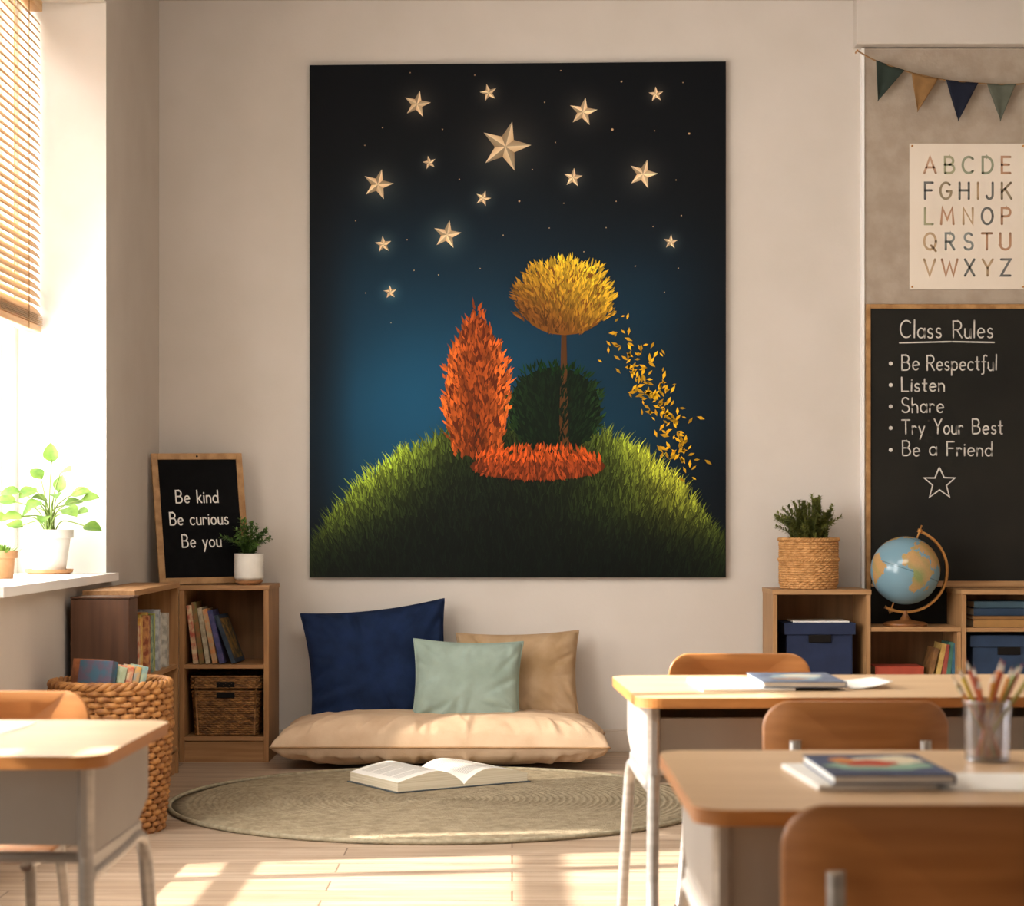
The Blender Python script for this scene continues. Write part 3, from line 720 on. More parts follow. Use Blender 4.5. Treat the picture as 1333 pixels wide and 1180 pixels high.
# shelf basket
t = thing('storage_basket', 'dark woven storage basket with handle slots inside the corner bookshelf', 'basket', (P(298, 0, 8.9).x, 8.925, .116))
W_, D_ = .315, .25
fp = rectpath(W_, D_, .02)
sc_ = lambda z: .9+.1*z/.27
woven(fp, [.006+.0098*k for k in range(21)], sc_, .0028, 40, 200, .0058, 5).build('woven_body', 'wickerd', t, smooth=True)
woven(fp, [.222+.0098*k for k in range(6)], lambda z: 1.02, .0028, 40, 200, .006, 5).build('woven_rim', 'wickerd', t, smooth=True)
b = MB(); b.prism(rrect(-W_*.435, W_*.435, -D_*.42, D_*.42, .02), .0, .262); b.build('lining', 'wickerd', t)
for z in (.234, .185):
    s = MB(); q = 1.0 if z > .2 else .975; s.box(-.042, .042, -D_/2*q-.0105, -D_/2*q+.004, z-.012, z+.015); s.build('handle_slot', 'hole', t, bevel=.004)  # solid black block paints in the shade inside the slot
for sx in (-1, 1):
    b = MB(); b.tube([(sx*(W_/2*.9-.012), -D_/2*.9-.004, .004), (sx*(W_/2-.014), -D_/2-.004, .27)], .006, 6); b.build('corner_stake', 'wickerd', t, smooth=True)
# =================================================================== LETTER BOARD
def letterboard():
    BL = P(208, 0, 8.79); BL.z = .8115
    u = Vector((.39, .135, .006)).normalized(); wd = .425
    v0 = Vector((-.055, .062, .603)); v = (v0-u*v0.dot(u)*.1).normalized(); ht = .613
    n = u.cross(v).normalized()     # points away from camera?
    if n.y > 0: n = -n
    t = thing('letter_board', 'oak framed black felt letter board propped on the corner bookshelf', 'sign', BL)
    T = Matrix((( u.x, -n.x, v.x, 0), (u.y, -n.y, v.y, 0), (u.z, -n.z, v.z, 0), (0, 0, 0, 1)))  # local x,y(back),z
    b = MB(); b.box(.02, wd-.02, .004, .012, .02, ht-.02, T=T); b.build('felt_panel', 'black', t)
    f = .03; b = MB()
    b.box(0, f, 0, .02, 0, ht, T=T); b.box(wd-f, wd, 0, .02, 0, ht, T=T); b.box(f, wd-f, 0, .02, 0, f, T=T); b.box(f, wd-f, 0, .02, ht-f, ht, T=T)
    b.build('frame', 'frame', t, bevel=.002)
    b = MB(); b.lathe([(.001, .004), (.005, .002), (.005, 0)], 10, T=T @ Matrix.Translation((wd*.5, -.001, ht-.015)) @ Matrix.Rotation(R(90), 4, 'X')); b.build('hanging_hole', 'hole', t)  # black disc painted as the dark inside of the hole
    for s, cx, z, w_ in (('Be kind', .47, .405, .195), ('Be curious', .477, .302, .27), ('Be you', .487, .197, .18)):
        wl = lambda q: sum(G[ch][0] for ch in q)+.24*(len(q)-1)
        k_ = w_/wl(s); o2 = T @ Vector((wd*cx-w_/2, .0035, z-.025)); w2 = s.split()[1]
        b = MB(); text(b, 'Be', o2, u, v, n, .058, .0031, k_*wl('Be'), gap=.24); b.build('letter_word', 'letter', t)
        b = MB(); text(b, w2, o2+u*(w_-k_*wl(w2)), u, v, n, .058, .0031, k_*wl(w2), gap=.24); b.build('letter_word', 'letter', t)
letterboard()
# =================================================================== PLANTS
def leafmesh(b, base, direc, up, ln, wd, mi=0, curl=.25):
    d = direc.normalized(); s = d.cross(up).normalized(); n = s.cross(d).normalized()
    prof = [0, .62, .98, 1, .82, .5, 0]; N = len(prof)-1
    vs = []
    for i, p in enumerate(prof):
        q = i/N; c = base+d*(ln*q)-n*(curl*ln*q*q)
        vs += [c-s*(wd*p/2)+n*(wd*.12*p), c, c+s*(wd*p/2)+n*(wd*.12*p)]
    fs = []
    for i in range(N):
        a = i*3; fs += [(a, a+1, a+4, a+3), (a+1, a+2, a+5, a+4)]
    b.add(vs, fs, mi)
def potlathe(r0, r1, h, th=.008, rim=.0):
    p = [(r0*.97, 0), (r0, .004)]
    if rim: p += [(r1-.006-(r1-r0)*rim/h, h-rim), (r1, h-rim+.002), (r1, h)]
    else: p += [(r1, h)]
    return p+[(r1-th, h), (r1-th-.002, h-.02)]
# leafy plant on the sill
zs = WINS[0][2]+.0335
p = P(60, 0, 7.79); t = thing('potted_plant', 'leafy bright green plant in a white pot on the window sill', 'plant', (p.x+.015, 7.78, zs))
b = MB(); b.lathe([(.08, 0), (.094, .008), (.097, .02), (.09, .018), (.07, .014)], 36); b.build('saucer', 'terra', t, smooth=True, angle=40)
b = MB(); b.lathe(potlathe(.067, .098, .165, rim=.035), 40, T=Matrix.Translation((0, 0, .016))); b.build('pot', 'potw', t, smooth=True, angle=35)
b = MB(); b.lathe([(.088, .165), (.01, .172)], 24); b.build('soil', 'soil', t)
b = MB()
lv = [(0, .17, .29, 1.0), (-.06, .0, .17, 1.1), (.05, -.02, .235, 1.1), (-.12, -.03, .16, 1.0), (.09, .03, .15, 1.1), (.14, 0, .13, 1.0), (.08, -.05, .09, 1.1), (-.03, -.05, .12, 1.0), (-.15, .02, .12, 1.1), (-.10, -.06, .06, 1.1),
      (.03, .05, .17, .9), (-.05, .06, .22, .9), (.12, -.05, .07, 1.0), (.155, -.03, .02, 1.0), (-.17, -.03, .05, 1.0), (.0, -.07, .06, .9), (.06, .05, .11, .9), (-.08, .05, .1, .9), (-.13, .05, .02, .9), (.04, -.06, .15, .8), (-.02, .02, .13, .8)]
for k, (x_, y_, z_, s_) in enumerate(lv):
    if k == 0: x_, y_ = .01, .0
    a0 = Vector((rnd.uniform(-.02, .02), rnd.uniform(-.02, .02), .17)); tip = Vector((x_, y_, .175+z_))
    mid = a0*.55+tip*.45+Vector((-x_*.15, -y_*.15, .035))
    b.tube(catmull([a0, mid, tip], 5), [.0035-.0001*j for j in range(11)], 5, mi=1)
    d = Vector((x_*1.0+rnd.uniform(-.03, .03), y_-.05, .02+rnd.uniform(-.05, .03))) if k else Vector((.0, -.03, .06))
    leafmesh(b, tip-d.normalized()*.012, d, Vector((0, -.75, 1)), .082*s_, .066*s_, 0, rnd.uniform(.15, .4))
b.build('foliage', ['leaf', 'stem'], t, smooth=True)
# small succulent
p = P(1, 0, 7.16); t = thing('succulent', 'small succulent in a pale terracotta pot at the left end of the window sill', 'plant', (p.x+.0, 7.16, zs))
b = MB(); b.lathe(potlathe(.046, .062, .105, rim=.03), 32); b.build('pot', 'terra', t, smooth=True, angle=35)
b = MB(); b.lathe([(.054, .09), (.01, .094)], 20); b.build('soil', 'soil', t)
b = MB()
for k in range(34):
    a = k*2.4; r_ = .008+.0013*k; d = Vector((cos(a)*r_*30, sin(a)*r_*30, 1.4-k*.03))
    leafmesh(b, Vector((cos(a)*r_, sin(a)*r_, .092)), d, Vector((0, 0, 1)), .035+.0004*k, .014, 0, -.15)
b.build('rosette', 'leaf', t, smooth=True)
# sprigs
def sprigs(b, n, spread, hmin, hmax, leaf, lw, z0, dens=11, seed=1, br=.02, gaps=.008):
    r = random.Random(seed)
    for k in range(n):
        a = 2*pi*k/n+r.uniform(-.3, .3); out = spread*(r.random()**.7); h = r.uniform(hmin, hmax)*(1-.45*(out/spread)**2)
        rb = br*r.random()**.5; base = Vector((cos(a)*rb, sin(a)*rb, z0)); tip = Vector((cos(a)*out, sin(a)*out, z0+h))
        mid = base*.5+tip*.5+Vector((-cos(a)*out*.18, -sin(a)*out*.18, h*.1))
        pts = catmull([base, mid, tip], dens//2)
        b.tube(pts, [.0022*(1-.6*i/len(pts)) for i in range(len(pts))], 4)
        for i in range(2, len(pts)):
            tdir = (pts[i]-pts[i-1]).normalized(); sd = tdir.orthogonal().normalized()
            for q in range(3):
                sd2 = Matrix.Rotation(q*2.1+i*1.1, 3, tdir) @ sd
                l = leaf*(1-.45*i/len(pts))*r.uniform(.8, 1.2)
                leafmesh(b, pts[i]-tdir*r.uniform(0, .006), tdir*.9+sd2, Vector((0, 0, 1)) if abs(tdir.z) < .9 else Vector((.3, 0, 1)), l, lw, 0, .1)
p = P(324, 0, 8.83); t = thing('potted_plant', 'small dark green sprig plant in a white patterned pot beside the letter board', 'plant', (p.x, 8.835, .811))
b = MB(); b.lathe([(.045, 0), (.062, .012), (.066, .02), (.055, .018)], 32); b.build('wooden_saucer', 'terra', t, smooth=True, angle=40)
b = MB(); pr = [(.055, 0), (.066, .01)]+[(.0675+(.0012 if j % 2 else 0), .012+j*.006) for j in range(17)]+[(.069, .125), (.061, .125), (.058, .105)]
b.lathe(pr, 40, T=Matrix.Translation((0, 0, .019))); b.build('pot', 'potw', t, smooth=True, angle=50)
b = MB(); b.lathe([(.058, .125), (.01, .13)], 20); b.build('soil', 'soil', t)
b = MB(); sprigs(b, 24, .13, .10, .2, .034, .010, .13, 12, 3); b.build('foliage', 'sprig', t, smooth=True)
# =================================================================== RIGHT SHELVES
RF = 8.75; RX0 = P(1006, 0, RF).x; RX1 = P(1133.5, 0, RF).x; RX2 = P(1258, 0, RF).x
PM = ('pine', 'pineh', 'shelfin')
cubby('cube_shelf', 'pale oak cube shelf under the basket plant holding a navy storage box', RX0, RF, RX1-RX0, .355, .79, [.34, .09], PM, th=.021, plinth=.07)
t = thing('cube_shelf', 'low open oak shelf section carrying the globe', 'shelf', (RX1+.001, RF, 0))
w_ = RX2-RX1-.024
b = MB(); b.box(0, w_, .002, .31, .598, .618); b.build('top_board', 'pineh', t, bevel=.002)
b = MB(); b.box(0, w_, .006, .30, .322, .34); b.build('shelf_board', 'pineh', t, bevel=.002)
b = MB(); b.box(0, w_, .006, .30, .07, .09); b.build('shelf_board', 'pineh', t, bevel=.002)
b = MB(); b.box(0, w_, .30, .31, .05, .597); b.build('back_panel', 'shelfin', t)
b = MB(); b.box(w_-.018, w_, .005, .30, 0, .597); b.build('side_panel', 'pine', t, bevel=.002)
b = MB(); b.box(0, w_-.018, .02, .034, 0, .069); b.build('plinth', 'pineh', t, bevel=.002)
cubby('cube_shelf', 'oak shelf at the far right with stacked books above a slate storage box', RX2-.021, RF, 1.1, .3, .79, [.615, .34, .09], PM, th=.021, plinth=.07)
def storage_box(x0, x1, ztop, zbot, yf, m, label, d=.26):
    w = x1-x0; h = ztop-zbot
    t = thing('storage_box', label, 'box', ((x0+x1)/2, yf, zbot))
    wb = w/2-.012
    b = MB()
    b.prism(rrect(-wb, wb, 0, d, .006, 3), 0, h-.03); b.build('box_body', m, t)
    b = MB(); b.box(-w/2, w/2, -.01, d+.008, h-.066, h-.012); b.build('box_lid', m, t, bevel=.003)
    zz = h-.066
    b = MB(); b.box(-.052, .052, -.0115, .004, zz-.036, zz); b.build('handle_slot', 'hole', t, bevel=.003)  # slot shade painted in as a near-black block
    return t
storage_box(P(1021, 0, 8.79).x, P(1114, 0, 8.79).x, P(0, 808, 8.79).z, .342, 8.80, 'boxnavy', 'navy lidded storage box inside the left cube shelf')
storage_box(P(1263, 0, 8.79).x, P(1263, 0, 8.79).x+.36, .591, .342, 8.80, 'boxteal', 'slate blue storage box at the far right under the book stack', .21)
b = MB(); b.box(-.13, .13, 0, .2, 0, .006); o = b.build('magazine', 'pagew', loc=(P(1068, 0, 8.85).x, 8.83, P(0, 808, 8.79).z-.0115)); tag(o, 'cream booklet lying on the navy storage box', 'magazine')
# lying and standing books
def lying(label, x, y, z, th, h, d, c1, group, rz=0, c2=None):
    t = thing('book', label, 'book', (x, y, z+th/2), (R(0), R(90), rz), group)
    book_parts(t, th, h, d, cmat(c1, c2, 20)); return t
lying('red book lying flat on the shelf under the globe', P(1139, 0, 8.79).x, 8.79, .394, .042, .225, .16, 'b04a34', 'books under the globe')
lying('beige book lying at the bottom under the red book', P(1139, 0, 8.79).x, 8.785, .341, .052, .235, .165, 'b9a98c', 'books under the globe')
for px, c1, c2, a, h, lb in [(1213, '8a6238', '6d4a28', 14, .18, 'brown book leaning at the left of the row under the globe'), (1223, 'c9a860', 'b08a48', 12, .2, 'straw yellow book in the row under the globe'), (1231.5, 'a85040', '8c3f33', 9, .195, 'dull red book in the row under the globe'),
                             (1238, '4c7a68', '3d6658', 6, .205, 'green book in the row under the globe'), (1246, '3f7088', '34607a', 3, .2, 'teal blue book at the right of the row under the globe')]:
    th = .022; book('book', lb, (P(px-5, 0, 8.8).x, 8.80, .341+th/2*sin(R(a))), (0, R(a), 0), th, h, .16, cmat(c1, c2, 20), 'books under the globe')
z = .616
for k, (c1, th, x_, lb) in enumerate([('a87c46', .034, 1267, 'tan book at the bottom of the far right stack'), ('8a6236', .016, 1266, 'thin brown book second in the far right stack'), ('22384f', .034, 1268, 'dark blue book third in the far right stack'), ('3c5562', .03, 1269, 'slate green book on top of the far right stack')]):
    lying(lb, P(x_, 0, 8.79).x, 8.79+.004*k, z, th, .3, .2, c1, 'stacked books at the far right'); z += th+.0015
# =================================================================== BASKET PLANT + GLOBE
p = P(1052.5, 0, 8.92); t = thing('potted_plant', 'bushy green fern in a seagrass basket on the left cube shelf', 'plant', (p.x, 8.92, .7905))
rf2 = lambda z: .122+.009*min(1, z/.03) if z < .03 else .131
woven(circ, [.006+.0108*k for k in range(21)], rf2, .0035, 26, 208, .0064, 5).build('woven_basket', 'seagrass', t, smooth=True)
b = MB(); b.lathe([(rf2(z)-.006, z) for z in (0, .03, .1, .23)]+[(.11, .225)], 36); b.build('lining', 'seagrass', t, smooth=True)
b = MB()
for z in (.135, .229):
    for ph in (0, pi):
        b.tube([((.137+.003*cos(a*30+ph))*cos(a), (.137+.003*cos(a*30+ph))*sin(a), z+.004*sin(a*30+ph)) for a in [2*pi*j/240 for j in range(240)]], .0055, 5, closed=True)
b.build('braided_band', 'seagrass', t, smooth=True)
b = MB(); sprigs(b, 95, .165, .14, .24, .030, .0085, .2, 18, 9, br=.09); b.build('fern_fronds', 'fern', t, smooth=True)
def globe():
    c = P(1178.5, 743, 8.86); base = .6185; r = P(1224, 0, 8.86).x-c.x-.003
    t = thing('desk_globe', 'blue desk globe on a round wooden stand in front of the chalkboard', 'globe', (c.x, c.y, base))
    cz = c.z-base
    land = {
     'af': [(-17, 15), (-16, 22), (-9, 31), (-5, 35), (10, 37), (11, 33), (20, 31), (32, 31), (36, 23), (43, 12), (51, 11), (42, -2), (40, -12), (35, -22), (32, -28), (25, -34), (18, -34), (13, -20), (12, -8), (9, 3), (-2, 5), (-8, 5), (-13, 9)],
     'eu': [(-9, 37), (-9, 43), (-2, 44), (-4, 48), (2, 51), (8, 54), (10, 58), (5, 60), (10, 64), (20, 70), (30, 71), (60, 69), (80, 73), (110, 74), (140, 72), (175, 68), (160, 60), (140, 55), (135, 45), (122, 40), (120, 30), (110, 20), (105, 10), (98, 15), (90, 22), (80, 10), (75, 18), (68, 24), (58, 26), (56, 22), (45, 13), (36, 30), (36, 36), (28, 38), (24, 36), (20, 40), (15, 45), (18, 40), (15, 38), (8, 44), (3, 42), (-1, 37)],
     'sa': [(-80, 8), (-72, 12), (-60, 9), (-50, 1), (-35, -6), (-38, -14), (-42, -23), (-50, -30), (-57, -36), (-65, -42), (-68, -54), (-74, -48), (-71, -30), (-71, -18), (-80, -5)],
     'na': [(-165, 65), (-140, 70), (-100, 73), (-80, 72), (-62, 58), (-56, 51), (-66, 44), (-76, 36), (-81, 26), (-90, 30), (-97, 24), (-90, 16), (-84, 9), (-100, 18), (-115, 30), (-124, 42), (-130, 55)],
     'gr': [(-55, 60), (-45, 60), (-22, 70), (-20, 80), (-60, 82), (-70, 76)],
     'md': [(44, -16), (50, -15), (47, -25), (44, -24)], 'au': [(114, -22), (130, -12), (142, -11), (153, -28), (140, -38), (116, -34)],
     'gb': [(-6, 50), (1, 52), (-3, 58), (-7, 57)]}
    def inside(x, y, poly):
        k = False; j = len(poly)-1
        for i in range(len(poly)):
            xi, yi = poly[i]; xj, yj = poly[j]
            if (yi > y) != (yj > y) and x < (xj-xi)*(y-yi)/(yj-yi)+xi: k = not k
            j = i
        return k
    rg = random.Random(3)
    def colr(u, v):
        lon = u*360-180; lat = v*180-90
        w1 = 1.5*sin(lat*.4)+1.2*sin(lon*.7+lat*.3); w2 = 1.4*sin(lon*.5)+1.*sin(lon*1.1+2)
        for k, poly in land.items():
            if inside(lon+w1, lat+w2, poly):
                g = math.exp(-((lon-20)/14)**2-((lat+3)/13)**2)+.35*max(0, sin(lon*.13+lat*.2))
                g = min(1, g); a = lin('b89260'); b_ = lin('84905a'); q = rg.uniform(.93, 1.05)
                return tuple((a[i]*(1-g)+b_[i]*g)*q for i in range(3))
        g = abs(lat) < .8 or abs(lat-66) < .5
        return lin('4f6c78') if g else lin('7497a6')
    T0 = Matrix.Translation((0, 0, cz)) @ Matrix.Rotation(R(20), 4, 'Y')
    b = MB()
    def sp(u, v):
        lon = R(u*360-180+0)-R(98); lat = R(v*180-90)
        return (r*cos(lat)*cos(lon), r*cos(lat)*sin(lon), r*sin(lat))
    b.grid(sp, 300, 150, T=T0, cf=colr); b.build('globe_ball', 'vcg', t, smooth=True, colors=True)
    # meridian: arc on the +x side from north pole to just past south pole
    Rm = r+.034; b = MB(); pr = []
    N = 48
    ring = []
    for i in range(N+1):
        a = R(93-186*i/N+ -6); cx_, cz_ = cos(a), sin(a)
        for q, (dr, dy) in enumerate(((-.006, -.011), (.006, -.011), (.006, .011), (-.006, .011))):
            ring.append(((Rm+dr)*cx_, dy, (Rm+dr)*cz_))
    fs = [(i*4+q, i*4+(q+1) % 4, (i+1)*4+(q+1) % 4, (i+1)*4+q) for i in range(N) for q in range(4)]+[(0, 1, 2, 3), (N*4+3, N*4+2, N*4+1, N*4)]
    b.add(ring, fs, T=T0); b.build('meridian_arm', 'brass', t, bevel=.002)
    b = MB(); b.tube([(0, 0, r-.01), (0, 0, Rm+.03)], .004, 8, T=T0); b.tube([(0, 0, -r+.01), (0, 0, -Rm-.02)], .004, 8, T=T0)
    b.tube([(0, 0, Rm-.006), (0, 0, Rm+.012)], .011, 10, T=T0); b.tube([(0, 0, -Rm-.012), (0, 0, -Rm+.008)], .011, 10, T=T0)
    b.build('axis_pins', 'brass', t, smooth=True)
    zb = cz-Rm-.004
    b = MB(); b.lathe([(.098, 0), (.102, .006), (.1, .013), (.085, .019), (.05, .023), (.026, .03), (.016, .045), (.011, zb-.006), (.014, zb+.002), (.012, zb+.01)], 40, T=Matrix.Translation((0, 0, 0))); b.build('stand', 'gwood', t, smooth=True, angle=50)
globe()
# =================================================================== RUG, CUSHIONS, OPEN BOOK
t = thing('round_rug', 'large round olive grey braided rug on the wooden floor', 'rug', (-.28, 7.49, .0))
prof = []; NR_ = 38
for k in range(NR_):
    r_ = 1.0-.05-(.95-.01)*k/NR_; w = .0245
    prof += [(r_, .0095), (r_-w*.3, .0165), (r_-w*.7, .0165)]
b = MB(); b.lathe([(.985, .001), (.99, .006)]+prof+[(.012, .012)], 144, sx=1.05, sy=.985); b.build('braided_field', 'rug', t, smooth=True)
b = MB(); b.tube([(1.0*1.05*cos(a), 1.0*.985*sin(a), .0095) for a in [2*pi*k/180 for k in range(180)]], .0093, 8, closed=True)
b.build('bound_edge', 'rugedge', t, smooth=True)
def pillow(name, label, w, h, th, m, loc, rot, seamm=None, seed=1, pinch=.07, wr=1.0, puff=.42, group=None, cat='cushion', pe=3.0, flat=1.0):
    """stands in xz plane, thickness y, origin centre"""
    r = random.Random(seed); ph = [r.uniform(0, 6.28) for _ in range(8)]
    t = thing(name, label, cat, loc, rot, group)
    def out(u, v):
        x = u*(1-pinch*(1-v*v)**1.0)*w/2; z = v*(1-pinch*(1-u*u))*h/2
        return x, z
    cr = []
    per = [(-1, -1, 1, 0, w), (1, -1, 0, 1, h), (1, 1, -1, 0, w), (-1, 1, 0, -1, h)]
    for k in range(int(62*(w+h))):
        q = r.choices(per, weights=[w, h, w, h])[0]; s0 = r.random()
        if r.random() < .45: s0 = s0*.16 if r.random() < .5 else 1-s0*.16
        x0_, z0_ = (q[0]+q[2]*2*s0)*w/2, (q[1]+q[3]*2*s0)*h/2
        a = math.atan2(-z0_*r.uniform(.5, 1.3), -x0_*(h/w)*r.uniform(.5, 1.3))+r.uniform(-.45, .45)
        cr.append((x0_, z0_, cos(a), sin(a), r.uniform(.09, .3)*min(1, h/.45), r.uniform(.009, .02), r.choice((-1, -1, .8))*r.uniform(.5, 1.5)))
    def fold(u, v):
        X, Z = u*w/2, v*h/2; s = 0
        for x0_, z0_, ca, sa, ln, wd_, am in cr:
            dx, dz = X-x0_, Z-z0_; al = dx*ca+dz*sa
            if al < 0 or al > ln: continue
            pp = abs(-dx*sa+dz*ca)/(wd_*(.6+al/ln))
            if pp > 2.5: continue
            s += am*math.exp(-pp*pp)*(1-al/ln)**.8*min(1, al/.02)
        s += .35*sin(u*5+v*4+ph[7])*sin(v*6-u*3+ph[3])
        return s
    def prof_(u, v):
        return (max(0, 1-abs(u)**pe)*max(0, 1-abs(v)**pe))**puff
    n1, n2 = (int(w/.0095), int(h/.0085))
    b = MB()
    for sg in (-1, 1):
        def fn(a, c_, sg=sg):
            u, v = -1+2*a, -1+2*c_
            if sg > 0: u = -u
            x, z = out(u, v); q = prof_(u, v)
            return (x, sg*(th/2*q*(flat if sg > 0 else 1)+.0075*wr*fold(u, v)*q**.45), z)
        b.grid(fn, n1, n2)
    b.build('cushion_cover', m, t, smooth=True)
    b = MB(); pts = []
    for k in range(40): u = -1+k/20; pts.append((*out(u, -1), 0))
    for k in range(40): u = -1+k/20; pts.append((*out(1, u), 0))
    for k in range(40): u = 1-k/20; pts.append((*out(u, 1), 0))
    for k in range(40): u = 1-k/20; pts.append((*out(-1, u), 0))
    b.tube([(x, 0, z) for x, z, _ in pts], .0045, 6, closed=True); b.build('piping', seamm or m, t, smooth=True)
    return t
pillow('floor_cushion', 'long cream floor cushion lying on the rug against the back wall', 1.5, .60, .26, 'cream', (-.315, 8.70, .017+.09), (R(-90), 0, R(-.5)), 'seam', 5, .035, 1.6, .42, cat='floor cushion', pe=5, flat=.69)
pillow('throw_pillow', 'large navy blue square pillow leaning on the wall', .68, .58, .21, 'navy', (P(492, 0, 8.93).x, 8.935, .425), (R(-16), R(-6), R(2)), None, 2, .085, 1.5, .4)
pillow('throw_pillow', 'tan square pillow leaning on the wall at the right', .58, .45, .18, 'tan', (P(674, 0, 8.93).x, 8.955, .367), (R(-18), R(-1.5), R(-3)), None, 8, .08, 1.4, .4)
pillow('throw_pillow', 'small sage green pillow in front of the navy and tan pillows', .505, .42, .17, 'sage', (P(608, 0, 8.75).x, 8.745, .355), (R(-18), R(1.5), 0), None, 11, .08, 1.3, .4)
def open_book():
    a = R(33); ux = Vector((cos(a), sin(a), 0)); uy = Vector((-sin(a), cos(a), 0))
    W_, D_ = .31, .40
    t = thing('open_book', 'thick open book lying on the rug in front of the floor cushion', 'book', (-.305, 7.97, .0165), (0, 0, a))
    b = MB(); b.box(-W_-.012, W_+.012, -D_/2-.008, D_/2+.008, 0, .004); b.build('cover', cmat('4c565c', '3c464c', 10), t, bevel=.0015)
    def hgt(s):   # s 0 spine ..1 edge
        return .012+.064*math.sin(min(1, s/.42)*pi*.5)**.8 if s < .42 else .076-.034*((s-.42)/.58)**1.4
    for sg, nm_ in ((-1, 'left'), (1, 'right')):
        n = 26
        top = [(sg*W_*s, hgt(s)*(1 if sg < 0 else .92)) for s in [i/n for i in range(n+1)]]
        bot = [(sg*W_*s, .0045) for s in [i/n for i in range(n+1)]]
        b = MB()
        vs = [(x, -D_/2, z) for x, z in top]+[(x, -D_/2, z) for x, z in bot]+[(x, D_/2, z) for x, z in top]+[(x, D_/2, z) for x, z in bot]
        m_ = n+1; fs = []; ft = []
        for i in range(n):
            fs += [(i, m_+i, m_+i+1, i+1), (2*m_+i, 2*m_+i+1, 3*m_+i+1, 3*m_+i), (m_+i, 3*m_+i, 3*m_+i+1, m_+i+1)]
            ft.append((i, i+1, 2*m_+i+1, 2*m_+i))
        fs.append((n, m_+n, 3*m_+n, 2*m_+n))
        b.add(vs, fs, 0); b.add(vs, ft, 1)
        o = b.build('page_block', ['pages', 'pagew'], t, smooth=True, angle=30)
        b = MB()
        for ln_ in range(22):
            y = D_/2-.04-ln_*.0145
            s0, s1 = .14, (.9 if ln_ % 6 != 5 else .55)
            pts = [s0+(s1-s0)*i/10 for i in range(11)]
            k_ = (1 if sg < 0 else .92)
            if sg < 0: pts = pts[::-1]
            vs = [(sg*W_*s, y, hgt(s)*k_+.0006) for s in pts]+[(sg*W_*s, y-.004, hgt(s)*k_+.0006) for s in pts]
            b.add(vs, [(i+11, i+12, i+1, i) for i in range(10)])
        b.build('printed_lines', 'print', t)
open_book()
# =================================================================== DESKS AND CHAIRS
def desk(label, x, y, w, d, rot=0, gap=0.0, right=True):
    """origin: front-left corner of top on floor; top height .70"""
    t = thing('school_desk', label, 'desk', (x, y, 0), (0, 0, rot), 'pale wood topped school desks')
    z1, z0 = .70, .677
    o = MB(); o.prism(rrect(0, w, 0, d, .055), z0, z1, 0, 1); o.build('desktop', ['desk', 'deskedge'], t, bevel=.005)
    i = .045; zb = .535; th = .004
    for sx in (0, 1):
        xs_ = i if sx == 0 else w-i
        b = MB(); yy0, yy1 = .06, d-.05
        poly = [(yy0, zb-.02), (yy1-.1, zb-.02), (yy1, zb+.02), (yy1, z0), (yy0, z0)]
        Tm = Matrix(((0, 0, 1, xs_-.006), (1, 0, 0, 0), (0, 1, 0, 0), (0, 0, 0, 1)))
        b.prism(poly, 0, .012, T=Tm); b.build('side_panel', 'metal', t, bevel=.003)
    b = MB(); b.box(i+.007, w-i-.007, .075, .079, zb, z0-gap); b.build('front_panel', 'metal', t, bevel=.001)
    b = MB(); b.box(i+.007, w-i-.007, .079, d-.055, zb, zb+.004); b.build('tray', 'metal', t)
    b = MB(); b.box(i+.007, w-i-.007, d-.058, d-.054, zb, z0-.03); b.build('back_panel', 'metal', t)
    for sx in (0, 1):
        X = i if sx == 0 else w-i; s = -1 if sx == 0 else 1
        b = MB(); b.tube([(X, .075, z0), (X, .075, zb-.02), (X+s*.004, .065, .3), (X+s*.006, .05, .012)], .0145, 12); l1 = b.build('leg', 'steel', t, smooth=True)
        b = MB(); b.tube(catmull([(X, .085, zb-.055), (X, d*.55, zb-.05), (X, d-.14, zb-.045), (X+s*.002, d-.075, zb-.08), (X+s*.006, d-.05, zb-.18), (X+s*.02, d-.0, .012)], 7), .0145, 12); l2 = b.build('leg', 'steel', t, smooth=True)
        b = MB(); b.box(X-.008, X+.008, .1, d-.12, zb-.045, zb-.018); b.build('side_rail', 'steel', t, bevel=.003)
        for yy, dx, lg in ((.05, .006, l1), (d, .02, l2)):
            b = MB(); b.lathe([(.017, 0), (.018, .02), (.015, .022)], 12, T=Matrix.Translation((X+s*dx, yy, 0))); b.build('foot_cap', 'hole', lg, smooth=True, angle=40)
    b = MB(); b.tube([(i, .3, zb-.06), (w-i, .3, zb-.06)], .011, 10); b.build('crossbar', 'steel', t, smooth=True)
    return t
D1 = desk('far school desk on the right with white notebook and blue covered book', .285, 4.33, 1.2, .65, R(2.5), gap=.03)
D2 = desk('near school desk on the right with the pencil cup', .255, 2.65, .82, .70, 0)
D3 = desk('school desk at the left edge with a printed sheet on it', -.70-.85, 3.28, .85, .60, R(-1.5))
